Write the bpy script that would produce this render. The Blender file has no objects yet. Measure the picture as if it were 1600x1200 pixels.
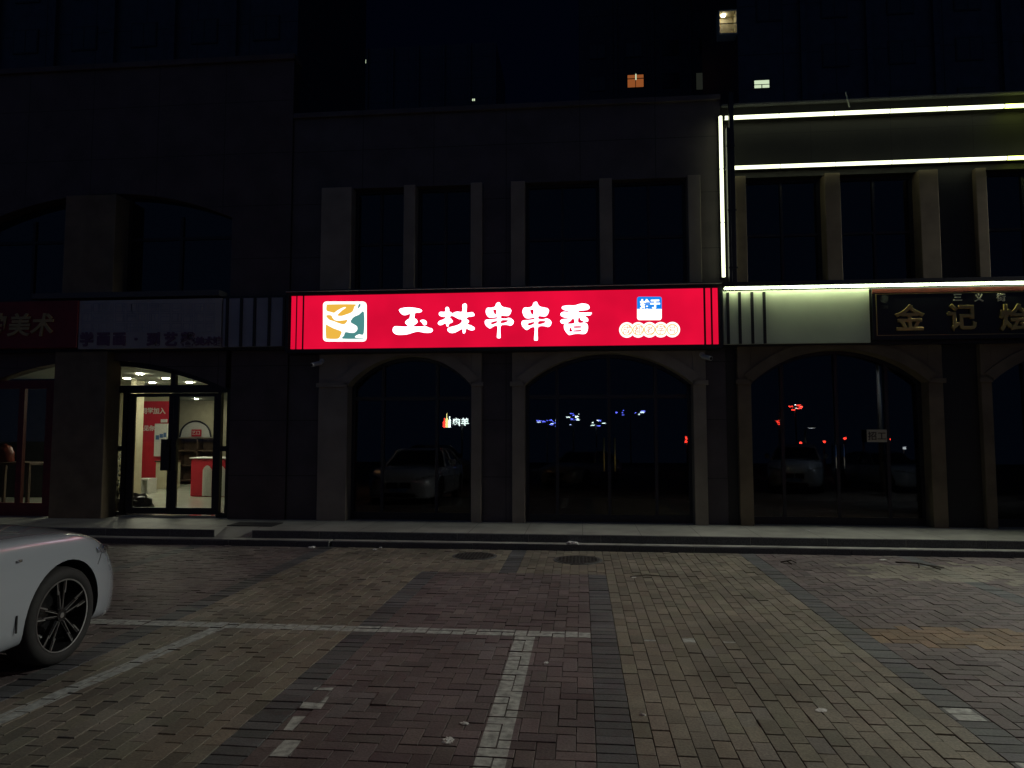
import bpy, bmesh, math, random
from mathutils import Vector, Matrix
random.seed(7)
S = bpy.context.scene
PI = math.pi
R = math.radians

# ------------------------------------------------------------------ camera
FPX, PSI, TH, H = 1110.0, math.atan(109/1110), math.atan(76/1110), 1.6
cam_d = bpy.data.cameras.new('camera'); cam = bpy.data.objects.new('camera', cam_d)
S.collection.objects.link(cam); S.camera = cam
cam.location = (0, 0, H); cam.rotation_euler = (PI/2+TH, 0, PSI)
cam_d.sensor_width = 36; cam_d.lens = FPX/1600*36
cam_d.clip_start = .05; cam_d.clip_end = 600

# ------------------------------------------------------------------ night sky, exposure
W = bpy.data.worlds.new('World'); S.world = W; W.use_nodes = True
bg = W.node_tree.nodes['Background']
# dark sky over the roofs, added blue glow behind tints facade and glass
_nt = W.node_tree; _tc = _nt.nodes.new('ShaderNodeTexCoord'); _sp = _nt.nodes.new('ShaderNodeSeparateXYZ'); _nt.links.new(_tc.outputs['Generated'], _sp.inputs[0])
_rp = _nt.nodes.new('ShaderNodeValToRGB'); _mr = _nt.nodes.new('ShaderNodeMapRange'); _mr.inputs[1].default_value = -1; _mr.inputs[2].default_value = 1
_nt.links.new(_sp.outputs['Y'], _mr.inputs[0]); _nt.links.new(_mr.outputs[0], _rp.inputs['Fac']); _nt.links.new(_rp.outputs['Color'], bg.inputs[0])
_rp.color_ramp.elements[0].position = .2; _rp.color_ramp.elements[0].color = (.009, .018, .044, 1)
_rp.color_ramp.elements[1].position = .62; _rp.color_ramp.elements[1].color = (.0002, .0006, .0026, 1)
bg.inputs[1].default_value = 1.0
S.view_settings.view_transform = 'Standard'; S.view_settings.look = 'None'
S.view_settings.exposure = 0; S.view_settings.gamma = 1
S.render.engine = 'CYCLES'
S.cycles.use_denoising = True
S.cycles.max_bounces = 7; S.cycles.transparent_max_bounces = 12
S.cycles.sample_clamp_indirect = 3
S.cycles.caustics_reflective = False; S.cycles.caustics_refractive = False

LETTER_E = 2.4      # white letters of the lit sign
RED_E = .77         # red face of the lit sign
LED_E = 2.3        # light strips
C = S.collection

# ------------------------------------------------------------------ picture -> facade planes (survey of the place)
def ray(px, py):
    x = (px-800)/FPX; y = -(py-600)/FPX; z = -1
    a = PI/2+TH
    y2 = y*math.cos(a)-z*math.sin(a); z2 = y*math.sin(a)+z*math.cos(a)
    return Vector((x*math.cos(PSI)-y2*math.sin(PSI), x*math.sin(PSI)+y2*math.cos(PSI), z2))
def G(px, py, z=0):
    d = ray(px, py); t = (z-H)/d.z; return (d.x*t, d.y*t)
def F(px, py, Y):
    d = ray(px, py); t = Y/d.y; return (d.x*t, H+d.z*t)

# ------------------------------------------------------------------ materials
def mat(name, col, rough=.7, metal=0, spec=.5, noise=0, nscale=6, bump=0, bscale=60, coat=0, emit=None, estr=0, col2=None, detail=6):
    m = bpy.data.materials.new(name); m.use_nodes = True
    nt = m.node_tree; b = nt.nodes['Principled BSDF']
    b.inputs['Base Color'].default_value = (*col, 1); b.inputs['Roughness'].default_value = rough
    b.inputs['Metallic'].default_value = metal; b.inputs['Specular IOR Level'].default_value = spec
    b.inputs['Coat Weight'].default_value = coat; b.inputs['Coat Roughness'].default_value = .04
    if emit: b.inputs['Emission Color'].default_value = (*emit, 1); b.inputs['Emission Strength'].default_value = estr
    if noise or bump:
        tc = nt.nodes.new('ShaderNodeTexCoord')
    if noise:
        n = nt.nodes.new('ShaderNodeTexNoise'); n.inputs['Scale'].default_value = nscale; n.inputs['Detail'].default_value = detail
        nt.links.new(tc.outputs['Object'], n.inputs['Vector'])
        r = nt.nodes.new('ShaderNodeValToRGB')
        c2 = col2 or tuple(c*(1-noise) for c in col)
        r.color_ramp.elements[0].color = (*c2, 1); r.color_ramp.elements[1].color = (*[min(1, c*(1+noise*.6)) for c in col], 1)
        r.color_ramp.elements[0].position = .33; r.color_ramp.elements[1].position = .68
        nt.links.new(n.outputs['Fac'], r.inputs['Fac']); nt.links.new(r.outputs['Color'], b.inputs['Base Color'])
    if bump:
        n2 = nt.nodes.new('ShaderNodeTexNoise'); n2.inputs['Scale'].default_value = bscale; n2.inputs['Detail'].default_value = 5
        nt.links.new(tc.outputs['Object'], n2.inputs['Vector'])
        bp = nt.nodes.new('ShaderNodeBump'); bp.inputs['Strength'].default_value = bump; bp.inputs['Distance'].default_value = .01
        nt.links.new(n2.outputs['Fac'], bp.inputs['Height']); nt.links.new(bp.outputs['Normal'], b.inputs['Normal'])
    return m
def emis(name, col, s):
    m = bpy.data.materials.new(name); m.use_nodes = True; nt = m.node_tree; nt.nodes.clear()
    e = nt.nodes.new('ShaderNodeEmission'); e.inputs[0].default_value = (*col, 1); e.inputs[1].default_value = s
    o = nt.nodes.new('ShaderNodeOutputMaterial'); nt.links.new(e.outputs[0], o.inputs[0]); return m
def uneven(m, s0, lo=.86, hi=1.1, scale=1.4):
    nt = m.node_tree; e = [n for n in nt.nodes if n.type == 'EMISSION'][0]
    tc = nt.nodes.new('ShaderNodeTexCoord'); n = nt.nodes.new('ShaderNodeTexNoise'); n.inputs['Scale'].default_value = scale; n.inputs['Detail'].default_value = 2
    mp = nt.nodes.new('ShaderNodeMapRange'); mp.inputs[1].default_value = .3; mp.inputs[2].default_value = .7; mp.inputs[3].default_value = s0*lo; mp.inputs[4].default_value = s0*hi
    nt.links.new(tc.outputs['Object'], n.inputs['Vector']); nt.links.new(n.outputs['Fac'], mp.inputs[0]); nt.links.new(mp.outputs[0], e.inputs[1]); return m
def glass(name, tint=.8, refl=.085, rough=0.0, col=(.95, 1, .97)):
    m = bpy.data.materials.new(name); m.use_nodes = True; nt = m.node_tree; nt.nodes.clear()
    t = nt.nodes.new('ShaderNodeBsdfTransparent'); t.inputs[0].default_value = (*[c*tint for c in col], 1)
    g = nt.nodes.new('ShaderNodeBsdfGlossy'); g.inputs['Roughness'].default_value = rough
    f = nt.nodes.new('ShaderNodeLayerWeight'); f.inputs[0].default_value = .5
    p5 = nt.nodes.new('ShaderNodeMath'); p5.operation = 'POWER'; p5.inputs[1].default_value = 5; nt.links.new(f.outputs['Facing'], p5.inputs[0])
    k = nt.nodes.new('ShaderNodeMath'); k.operation = 'MULTIPLY_ADD'; k.inputs[1].default_value = .9; k.inputs[2].default_value = refl; k.use_clamp = True
    mx = nt.nodes.new('ShaderNodeMixShader'); o = nt.nodes.new('ShaderNodeOutputMaterial')
    nt.links.new(p5.outputs[0], k.inputs[0]); nt.links.new(k.outputs[0], mx.inputs[0])
    nt.links.new(t.outputs[0], mx.inputs[1]); nt.links.new(g.outputs[0], mx.inputs[2]); nt.links.new(mx.outputs[0], o.inputs[0])
    return m
def panelled(name, col, px, pz, line=.012, noise=.25, rough=.6):
    """cladding with a joint grid in object x / z, each panel slightly different"""
    m = mat(name, col, rough, noise=noise, nscale=2.2, bump=.12, bscale=90)
    nt = m.node_tree; b = nt.nodes['Principled BSDF']
    tc = nt.nodes.new('ShaderNodeTexCoord'); sp = nt.nodes.new('ShaderNodeSeparateXYZ'); nt.links.new(tc.outputs['Object'], sp.inputs[0])
    prev = None
    for out, p in (('X', px), ('Z', pz)):
        d = nt.nodes.new('ShaderNodeMath'); d.operation = 'PINGPONG'; d.inputs[1].default_value = p/2
        nt.links.new(sp.outputs[out], d.inputs[0])
        c = nt.nodes.new('ShaderNodeMath'); c.operation = 'GREATER_THAN'; c.inputs[1].default_value = line/2
        nt.links.new(d.outputs[0], c.inputs[0])
        if prev:
            q = nt.nodes.new('ShaderNodeMath'); q.operation = 'MULTIPLY'
            nt.links.new(prev.outputs[0], q.inputs[0]); nt.links.new(c.outputs[0], q.inputs[1]); prev = q
        else: prev = c
    mx = nt.nodes.new('ShaderNodeMix'); mx.data_type = 'RGBA'
    src = b.inputs['Base Color'].links[0].from_socket
    mx.inputs[6].default_value = (*[c*.3 for c in col], 1)
    nt.links.new(prev.outputs[0], mx.inputs[0]); nt.links.new(src, mx.inputs[7]); nt.links.new(mx.outputs[2], b.inputs['Base Color'])
    return m

M = dict(
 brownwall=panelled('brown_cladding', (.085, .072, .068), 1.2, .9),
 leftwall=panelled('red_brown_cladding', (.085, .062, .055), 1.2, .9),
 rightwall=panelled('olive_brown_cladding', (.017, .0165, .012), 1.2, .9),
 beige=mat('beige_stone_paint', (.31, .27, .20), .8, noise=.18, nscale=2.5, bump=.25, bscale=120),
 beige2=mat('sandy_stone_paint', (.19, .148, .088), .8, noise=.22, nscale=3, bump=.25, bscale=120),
 black=mat('black_metal', (.012, .012, .013), .45, metal=.0, noise=.3, nscale=20),
 darkframe=mat('window_aluminium', (.02, .02, .022), .4, metal=.3, noise=.2, nscale=15),
 glass=glass('door_glass', .85), darkglass=glass('tinted_glass', .35, refl=.07),
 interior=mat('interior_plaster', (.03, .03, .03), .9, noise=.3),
 granite=mat('dark_granite_step', (.09, .095, .095), .75, noise=.4, nscale=60, bump=.2, bscale=150),
 slab=mat('pavement_stone', (.30, .30, .27), .7, noise=.28, nscale=3.5, bump=.3, bscale=150, col2=(.2, .2, .18)),
 slabdark=mat('dark_mat', (.03, .03, .03), .9, noise=.4, nscale=30, bump=.5, bscale=100),
 red=uneven(emis('lit_red_acrylic', (1, .005, .05), RED_E), RED_E),
 white_l=emis('lit_white_letter', (.86, .97, 1.15), LETTER_E),
 white_s=emis('lit_white_soft', (1, .99, .95), 1.5),
 yellow_l=emis('lit_yellow', (1, .56, .07), .86),
 pyellow=emis('lit_pale_yellow', (1, .60, .16), 1.0), orange_l=emis('lit_orange_writing', (1, .34, .12), 1.0),
 teal_l=emis('lit_teal', (.1, .34, .33), .75),
 blue_l=emis('lit_blue', (.01, .28, .95), .9),
 led=emis('led_white', (.93, 1.0, .66), LED_E),
 led_y=emis('led_yellow_green', (.78, .92, .22), 5.0),
 led_s=emis('led_soft', (.86, 1.0, .60), 19.0),
 panel=mat('pale_aluminium_panel', (.56, .60, .46), .5, noise=.1, nscale=1.5, bump=.05, bscale=30),
 panel2=mat('grey_panel', (.33, .34, .36), .6, noise=.15, nscale=2),
 wpanel=mat('white_board', (.42, .40, .37), .7, noise=.12, nscale=3),
 redboard=mat('red_board', (.20, .015, .018), .55, noise=.2, nscale=3),
 purple=mat('purple_letter', (.15, .08, .13), .6),
 gold=mat('gold_letter', (.52, .38, .12), .3, metal=.8, noise=.1),
 goldlit=mat('gold_letter_lit_tone', (.85, .78, .6), .5, metal=.2),  # paler tone stands in for the light on the small letters
 goldflat=mat('gold_brush_letter', (.42, .33, .14), .6),
 lacquer=mat('black_lacquer', (.006, .007, .008), .35, noise=.3, nscale=8),
 redtrim=mat('red_trim', (.16, .035, .02), .4, noise=.3, nscale=8),
 redframe=mat('red_window_frame', (.13, .012, .014), .5, noise=.25),
 tower=panelled('tower_wall', (.035, .04, .05), 3.0, 3.0, .06),
 towerfar=panelled('far_tower_wall', (.03, .035, .05), 3.0, 3.0, .06),
 twin=mat('unlit_window', (.015, .018, .022), .2),
 curtain=emis('lit_orange_curtain', (.26, .075, .02), 1.0),
 wlit=emis('lit_window_white', (.62, .75, .5), 1.0),
 wdim=emis('dim_lit_window', (.012, .0135, .0105), 1.0),
 balc=mat('balcony_plaster', (.5, .45, .3), .8, noise=.1),
 paint_w=mat('white_car_paint', (.50, .55, .61), .22, metal=.35, coat=1, noise=.0),
 paint_g=mat('grey_car_paint', (.22, .23, .25), .3, coat=1),
 paint_b=mat('dark_blue_car_paint', (.03, .05, .12), .3, coat=1),
 rubber=mat('tyre_rubber', (.018, .018, .018), .8, noise=.2, nscale=30),
 rimb=mat('gloss_black_rim', (.012, .012, .013), .2, coat=.6),
 rims=mat('machined_rim_face', (.55, .55, .55), .3, metal=.9),
 carglass=mat('car_glass', (.01, .012, .014), .05, coat=1),
 lampglass=mat('headlamp_glass', (.16, .17, .19), .08, coat=1),
 chrome=mat('chrome', (.6, .6, .6), .15, metal=1),
 paper=mat('white_paper', (.62, .62, .6), .8, noise=.2, nscale=40),
 plaster=mat('cream_plaster', (.50, .46, .32), .85, noise=.08),
 ceilw=mat('ceiling_paint', (.40, .42, .34), .85, noise=.05),
 tile=mat('floor_tile', (.35, .36, .30), .25, noise=.12, nscale=2),
 spot=emis('downlight_disc', (1, .94, .72), 420.0),
 poster=mat('red_poster', (.50, .015, .03), .6, noise=.1),
 whitep=mat('white_print', (.65, .65, .6), .6, noise=.08, nscale=20),
 wood=mat('dark_wood', (.07, .045, .03), .5, noise=.3, nscale=10),
 leaf=mat('leaf', (.035, .06, .025), .6, noise=.3),
 pot=mat('pot', (.12, .12, .12), .5),
 bluep=mat('blue_print', (.08, .16, .32), .6),
 iron=mat('cast_iron', (.055, .055, .05), .6, metal=.3, noise=.4, nscale=25, bump=.8, bscale=50),
 twig=mat('twig', (.05, .04, .03), .9),
 asphalt=mat('asphalt', (.06, .06, .06), .85, noise=.3, nscale=8, bump=.4, bscale=80),
 pole=mat('painted_steel_pole', (.3, .3, .3), .5, noise=.1),
 amber=emis('amber_lamp', (1, .5, .16), 6.0),
 cool=emis('cool_lamp', (.85, .95, 1), 6.0),
 neonw=emis('neon_white', (.8, 1, .95), 22.0),
 neonb=emis('neon_blue', (.12, .16, 1), 26.0),
 neonr=emis('neon_red', (1, .05, .03), 28.0),
 neony=emis('neon_yellow', (1, .9, .3), 16.0),
)

# ------------------------------------------------------------------ helpers
def link(o, parent=None):
    C.objects.link(o)
    if parent: o.parent = parent
    return o
def tag(o, label=None, cat=None, group=None, kind=None):
    for k, v in (('label', label), ('category', cat), ('group', group), ('kind', kind)):
        if v: o[k] = v
    return o
def empty(name, loc, label, cat, group=None, rz=0):
    o = bpy.data.objects.new(name, None); o.empty_display_size = .1
    C.objects.link(o); o.location = loc; o.rotation_euler = (0, 0, rz)
    return tag(o, label, cat, group)
class MB:
    def __init__(s): s.v = []; s.f = []; s.mi = []; s.cur = 0
    def face(s, pts):
        n = len(s.v); s.v += [tuple(p) for p in pts]; s.f.append(tuple(range(n, n+len(pts)))); s.mi.append(s.cur)
    def add(s, vs, fs):
        n = len(s.v); s.v += [tuple(p) for p in vs]
        for f in fs: s.f.append(tuple(i+n for i in f)); s.mi.append(s.cur)
    def box(s, x0, x1, y0, y1, z0, z1, bev=0):
        if x0 > x1: x0, x1 = x1, x0
        if y0 > y1: y0, y1 = y1, y0
        if z0 > z1: z0, z1 = z1, z0
        vs = [(x, y, z) for z in (z0, z1) for y in (y0, y1) for x in (x0, x1)]
        s.add(vs, [(0, 2, 3, 1), (4, 5, 7, 6), (0, 1, 5, 4), (2, 6, 7, 3), (0, 4, 6, 2), (1, 3, 7, 5)])
        return s
    def tube(s, pts, r, n=10, cap=True):
        pts = [Vector(p) for p in pts]; rings = []
        rr = r if isinstance(r, (list, tuple)) else [r]*len(pts)
        for i, p in enumerate(pts):
            d = (pts[min(i+1, len(pts)-1)]-pts[max(i-1, 0)]).normalized()
            a = Vector((0, 0, 1)) if abs(d.z) < .9 else Vector((1, 0, 0))
            u = d.cross(a).normalized(); w = d.cross(u)
            rings.append([p+u*math.cos(2*PI*k/n)*rr[i]+w*math.sin(2*PI*k/n)*rr[i] for k in range(n)])
        vs = [q for g in rings for q in g]; fs = []
        for i in range(len(pts)-1):
            for k in range(n):
                fs.append((i*n+k, i*n+(k+1) % n, (i+1)*n+(k+1) % n, (i+1)*n+k))
        if cap: fs.append(tuple(range(n))); fs.append(tuple(range((len(pts)-1)*n, len(pts)*n))[::-1])
        s.add(vs, fs); return s
    def prism_y(s, poly, y0, y1):
        """poly of (x,z) extruded from y0 to y1"""
        n = len(poly); vs = [(x, y0, z) for x, z in poly]+[(x, y1, z) for x, z in poly]
        s.add(vs, [tuple(range(n))[::-1], tuple(range(n, 2*n))]+[(i, (i+1) % n, (i+1) % n+n, i+n) for i in range(n)]); return s
    def prism_x(s, poly, x0, x1):
        n = len(poly); vs = [(x0, y, z) for y, z in poly]+[(x1, y, z) for y, z in poly]
        s.add(vs, [tuple(range(n)), tuple(range(n, 2*n))[::-1]]+[(i, i+n, (i+1) % n+n, (i+1) % n) for i in range(n)]); return s
    def disc(s, c, r, h, axis='z', n=20):
        c = Vector(c); d = {'x': Vector((1, 0, 0)), 'y': Vector((0, 1, 0)), 'z': Vector((0, 0, 1))}[axis]
        s.tube([c, c+d*h], r, n); return s
    def build(s, name, m, parent=None, smooth=False, bevel=0, origin=None):
        me = bpy.data.meshes.new(name)
        o0 = Vector(origin) if origin else Vector((0, 0, 0))
        me.from_pydata([tuple(Vector(v)-o0) for v in s.v], [], s.f)
        mats = m if isinstance(m, (list, tuple)) else [m]
        for x in mats: me.materials.append(M[x] if isinstance(x, str) else x)
        for p, i in zip(me.polygons, s.mi): p.material_index = i
        bm = bmesh.new(); bm.from_mesh(me); bmesh.ops.recalc_face_normals(bm, faces=bm.faces); bm.to_mesh(me); bm.free()
        if smooth:
            for p in me.polygons: p.use_smooth = True
        o = bpy.data.objects.new(name, me); link(o, parent)
        o.location = o0
        if parent: o.location = o0
        if bevel:
            b = o.modifiers.new('bevel', 'BEVEL'); b.width = bevel; b.segments = 2; b.limit_method = 'ANGLE'
        return o
def smooth_poly(p, n=4):
    out = []; L = len(p)
    for i in range(L):
        a, b, c, d = (Vector(p[(i+k-1) % L]) for k in range(4))
        for k in range(n):
            t = k/n
            out.append(tuple(.5*((2*b)+(c-a)*t+(2*a-5*b+4*c-d)*t*t+(3*b-a-3*c+d)*t**3)))
    return out
def outline(name, loops, y, m, parent=None, depth=.01, sm=4, off=0):
    """loops of facade (x,z) points (outer + holes) filled and extruded towards -y"""
    cu = bpy.data.curves.new(name, 'CURVE'); cu.dimensions = '2D'; cu.fill_mode = 'BOTH'; cu.extrude = depth/2; cu.offset = off
    for L in loops:
        if sm: L = smooth_poly(L, sm)
        sp = cu.splines.new('POLY'); sp.points.add(len(L)-1); sp.use_cyclic_u = True
        for q, (a, b) in zip(sp.points, L): q.co = (a, b, 0, 1)
    return curve_mesh(cu, name, (0, y, 0), m, parent)
def curve_mesh(cu, name, loc, m, parent=None, flip=False):
    t = bpy.data.objects.new('tmp', cu); C.objects.link(t)
    bpy.context.view_layer.update()
    me = bpy.data.meshes.new_from_object(t.evaluated_get(bpy.context.evaluated_depsgraph_get()))
    bpy.data.objects.remove(t)
    me.transform(Matrix.Rotation(PI/2, 4, 'X'))
    if flip: me.transform(Matrix.Rotation(PI, 4, 'Z'))
    me.name = name; me.materials.clear(); me.materials.append(M[m])
    o = bpy.data.objects.new(name, me); link(o, parent); o.location = loc
    return o
def text(name, s, x, z, y, size, m, parent=None, depth=.01, off=0, align='CENTER', bevel=0, sx=1, flip=False, shear=0, res=3):
    cu = bpy.data.curves.new(name, 'FONT'); cu.body = s; cu.size = size; cu.extrude = depth/2; cu.offset = off
    cu.align_x = align; cu.align_y = 'CENTER'; cu.bevel_depth = bevel; cu.resolution_u = res; cu.shear = shear
    o = curve_mesh(cu, name, (0, 0, 0), m, parent, flip)
    if sx != 1: o.data.transform(Matrix.Scale(sx, 4, Vector((1, 0, 0))))
    vs = [v.co for v in o.data.vertices]
    if vs and align == 'CENTER':
        cx = (min(v.x for v in vs)+max(v.x for v in vs))/2; cz = (min(v.z for v in vs)+max(v.z for v in vs))/2
        o.data.transform(Matrix.Translation((-cx, 0, -cz)))
    o.location = (x, y, z); return o
def copy_tree(o, parent=None):
    c = o.copy(); C.objects.link(c); c.parent = parent
    for ch in list(o.children): copy_tree(ch, c)
    return c

# ================================================================== GROUND
KY, STEP2Y, WY = 9.80, 9.96, 11.25          # kerb face, upper step face, wall plane
Z1, Z2 = .078, .19                          # step heights
MX = 100
g = MB(); g.face([(-MX, -MX, -.03), (MX, -MX, -.03), (MX, KY+.05, -.03), (-MX, KY+.05, -.03)])
gm = mat('plain_block_paving', (.13, .11, .09), .75, noise=.3, nscale=1.2, bump=.6, bscale=14)
tag(g.build('ground', gm), kind='structure')

# block paving: every block a bevelled stone, one sheet
RED, TAN, GREY = (.126, .104, .100), (.180, .163, .125), (.090, .095, .096)
bands = [(-5.56, -5.36), (-3.66, -3.46), (-1.86, -1.66), (.06, .26), (2.06, 2.26), (4.06, 4.26), (6.06, 6.26)]
pv, pf, pc = [], [], []
covers = [(G(742, 869), .29), (G(903, 875), .31)]
bricks = []
def brick(x0, x1, y0, y1, col):
    if x1-x0 < .02 or y1-y0 < .02: return
    xc, yc = (x0+x1)/2, (y0+y1)/2
    if abs(xc-0.0) > yc*.86+1.6: return
    for (c, r) in covers:
        if math.hypot(xc-c[0], yc-c[1]) < r-.05: return
    gp = random.uniform(.0012, .0024); gq = random.uniform(.0032, .0060)
    h = random.gauss(0, .0017); tx = random.gauss(0, .006); ty = random.gauss(0, .006)
    v = random.uniform(.80, 1.17)
    base = [c*v*random.uniform(.965, 1.035) for c in col]
    r_ = random.random()
    if r_ < .04: base = [c*.68 for c in base]
    # dusty worn area by the kerb on the right, and grout-grey scuffs in the middle bay
    d = math.hypot((xc-4.1)/1.15, (yc-8.75)/.55)
    if d < 1+random.uniform(-.35, .25) : base = [b*.35+c*.65 for b, c in zip(base, (.25, .235, .18))]
    for (sx_, sy_, sr) in ((.9, 4.05, .28), (1.25, 3.9, .22), (-1.55, 4.3, .35), (-1.7, 3.9, .25), (-.9, 5.3, .3), (.8, 5.4, .2)):
        if math.hypot(xc-sx_, (yc-sy_)) < sr and random.random() < .3: base = [b*.7+.06 for b in base]
    x0 += gp; x1 -= gp; y0 += gq; y1 -= gq*.5; ch = .0022
    z = lambda x, y, e=0: h+tx*(x-xc)+ty*(y-yc)+e
    n = len(pv)
    for (a, b) in ((x0, y0), (x1, y0), (x1, y1), (x0, y1)): pv.append((a, b, -.026))
    for (a, b) in ((x0, y0), (x1, y0), (x1, y1), (x0, y1)): pv.append((a, b, z(a, b, -ch)))
    for (a, b) in ((x0+ch, y0+ch), (x1-ch, y0+ch), (x1-ch, y1-ch), (x0+ch, y1-ch)): pv.append((a, b, z(a, b)))
    fs = [(n+8, n+9, n+10, n+11)]
    for k in range(4):
        j = (k+1) % 4
        fs += [(n+k, n+j, n+4+j, n+4+k), (n+4+k, n+4+j, n+8+j, n+8+k)]
    for f in fs: pf.append(f); pc.append(base)
    bricks.append(((x0+ch, x1-ch, y0+ch, y1-ch), z))
YS, YE = .9, KY
for (a, b) in bands:                                   # soldier courses
    top = YE
    if (a, b) in ((-1.86, -1.66), (.06, .26)): top = 8.2
    y = YS
    while y < top:
        brick(a, b, y, min(y+.1, top), GREY); y += .1
brick_cols = []
def running(x0, x1, y0, y1, col):
    n = max(1, round((x1-x0)/.1)); w = (x1-x0)/n
    for i in range(n):
        y = y0-(.1 if i % 2 else 0)
        while y < y1:
            c = col
            brick(x0+i*w, x0+(i+1)*w, max(y, y0), min(y+.2, y1), c); y += .2
def herring(x0, x1, y0, y1, colf):
    n = max(1, round((x1-x0)/.1)); w = (x1-x0)/n; m = int((y1-y0)/.1)+1
    for i in range(-1, n):
        for j in range(-1, m):
            k = (i-j) % 4
            if k == 0: r = (i, i+2, j, j+1)
            elif k == 3: r = (i, i+1, j, j+2)
            else: continue
            a, b = max(r[0], 0), min(r[1], n); c, d = max(r[2], 0), r[3]
            if b <= a: continue
            ya, yb = y0+c*.1, min(y0+d*.1, y1)
            if yb > ya: brick(x0+a*w, x0+b*w, ya, yb, colf((x0+(a+b)/2*w), (ya+yb)/2))
def redmix(x, y):
    if x > 2.3:   # red field with patches of ochre blocks laid in
        if math.hypot((x-5.6)/1.3, (y-7.6)/.35) < 1 or math.hypot((x-3.1)/.9, (y-6.0)/.3) < 1: return (.18, .125, .075)
    return RED
herring(-9.9, -5.56, YS, YE, redmix); herring(-5.36, -3.66, YS, YE, redmix)
running(-3.46, -1.86, YS, YE, TAN)
herring(-1.66, .06, YS, 8.2, redmix)
running(-1.86, -.96, 8.2, YE, TAN); running(-.76, .26, 8.2, YE, TAN)
y = 8.2
while y < YE: brick(-.96, -.76, y, min(y+.1, YE), GREY); y += .1
running(.26, 2.06, YS, YE, TAN)
herring(2.26, 4.06, YS, YE, redmix); herring(4.26, 6.06, YS, YE, redmix); herring(6.26, 9.9, YS, YE, redmix)
me = bpy.data.meshes.new('paving'); me.from_pydata(pv, [], pf)
ca = me.color_attributes.new('stone', 'FLOAT_COLOR', 'CORNER'); k = 0
buf = []
for f, c in zip(pf, pc):
    for _ in f: buf += [c[0], c[1], c[2], 1]
ca.data.foreach_set('color', buf)
pm = bpy.data.materials.new('paving_blocks'); pm.use_nodes = True; nt = pm.node_tree; b = nt.nodes['Principled BSDF']
at = nt.nodes.new('ShaderNodeAttribute'); at.attribute_name = 'stone'
tc = nt.nodes.new('ShaderNodeTexCoord')
def nz(scale, det=6):
    n = nt.nodes.new('ShaderNodeTexNoise'); n.inputs['Scale'].default_value = scale; n.inputs['Detail'].default_value = det
    nt.links.new(tc.outputs['Object'], n.inputs['Vector']); return n
def mr(src, a, b_, c, d):
    n = nt.nodes.new('ShaderNodeMapRange'); n.inputs[1].default_value = a; n.inputs[2].default_value = b_; n.inputs[3].default_value = c; n.inputs[4].default_value = d
    nt.links.new(src, n.inputs[0]); return n
n1, n2, n3 = nz(70), nz(1.3, 8), nz(14, 8)
m1 = mr(n1.outputs['Fac'], .3, .7, .72, 1.28); m2 = mr(n2.outputs['Fac'], .32, .68, .66, 1.22); m3 = mr(n3.outputs['Fac'], .3, .7, .82, 1.18)
def mul(a, b_):
    n = nt.nodes.new('ShaderNodeMath'); n.operation = 'MULTIPLY'; nt.links.new(a, n.inputs[0]); nt.links.new(b_, n.inputs[1]); return n
mm = mul(mul(m1.outputs[0], m2.outputs[0]).outputs[0], m3.outputs[0])
vm = nt.nodes.new('ShaderNodeVectorMath'); vm.operation = 'SCALE'; nt.links.new(at.outputs['Color'], vm.inputs[0]); nt.links.new(mm.outputs[0], vm.inputs[3])
nt.links.new(vm.outputs[0], b.inputs['Base Color'])
rr = mr(n3.outputs['Fac'], .3, .7, .5, .8); nt.links.new(rr.outputs[0], b.inputs['Roughness'])
bp = nt.nodes.new('ShaderNodeBump'); bp.inputs['Strength'].default_value = .5; bp.inputs['Distance'].default_value = .004
nt.links.new(n1.outputs['Fac'], bp.inputs['Height']); nt.links.new(bp.outputs['Normal'], b.inputs['Normal'])
me.materials.append(pm)
tag(link(bpy.data.objects.new('paving', me)), kind='structure')

# parking lines: paint on the tops of the blocks only, worn away here and there
line_m = mat('worn_road_paint', (.40, .42, .39), .7, noise=.45, nscale=22, bump=.3, bscale=150, detail=9)
def clip(poly, quad):
    out = poly
    for i in range(len(quad)):
        a, b_ = quad[i], quad[(i+1) % len(quad)]
        inside = lambda p: (b_[0]-a[0])*(p[1]-a[1])-(b_[1]-a[1])*(p[0]-a[0]) >= 0
        src, out = out, []
        for k in range(len(src)):
            p, q = src[k], src[(k+1) % len(src)]
            ip, iq = inside(p), inside(q)
            if ip: out.append(p)
            if ip != iq:
                d1 = (b_[0]-a[0])*(p[1]-a[1])-(b_[1]-a[1])*(p[0]-a[0]); d2 = (b_[0]-a[0])*(q[1]-a[1])-(b_[1]-a[1])*(q[0]-a[0])
                t = d1/(d1-d2); out.append((p[0]+(q[0]-p[0])*t, p[1]+(q[1]-p[1])*t))
        if not out: return []
    return out
def parking_line(p0, p1, w, wear):
    p0, p1 = Vector(p0), Vector(p1); d = (p1-p0).normalized(); n = Vector((-d.y, d.x))*w/2
    quad = [p0-n, p1-n, p1+n, p0+n]; m_ = MB()
    for (x0, x1, y0, y1), z in bricks:
        c = clip([(x0, y0), (x1, y0), (x1, y1), (x0, y1)], quad)
        if len(c) < 3 or random.random() < wear: continue
        m_.face([(x, yy, z(x, yy, .0011)) for x, yy in c])
    return tag(m_.build('parking_line', line_m), kind='structure')
parking_line((-4.9, 5.78), (.06, 5.78), .15, .01)
parking_line((-.455, 1.0), (-.455, 5.70), .155, 0)
parking_line((-3.40, 2.6), (-2.99, 5.70), .13, .03)
parking_line((-1.62, 4.45), (-1.50, 3.4), .13, .80)
parking_line((2.16, 5.2), (2.16, 2.8), .15, .74)
parking_line((4.2, 5.8), (6.4, 5.78), .13, .6)
parking_line((.26, 5.70), (1.2, 5.72), .10, .7)

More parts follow.
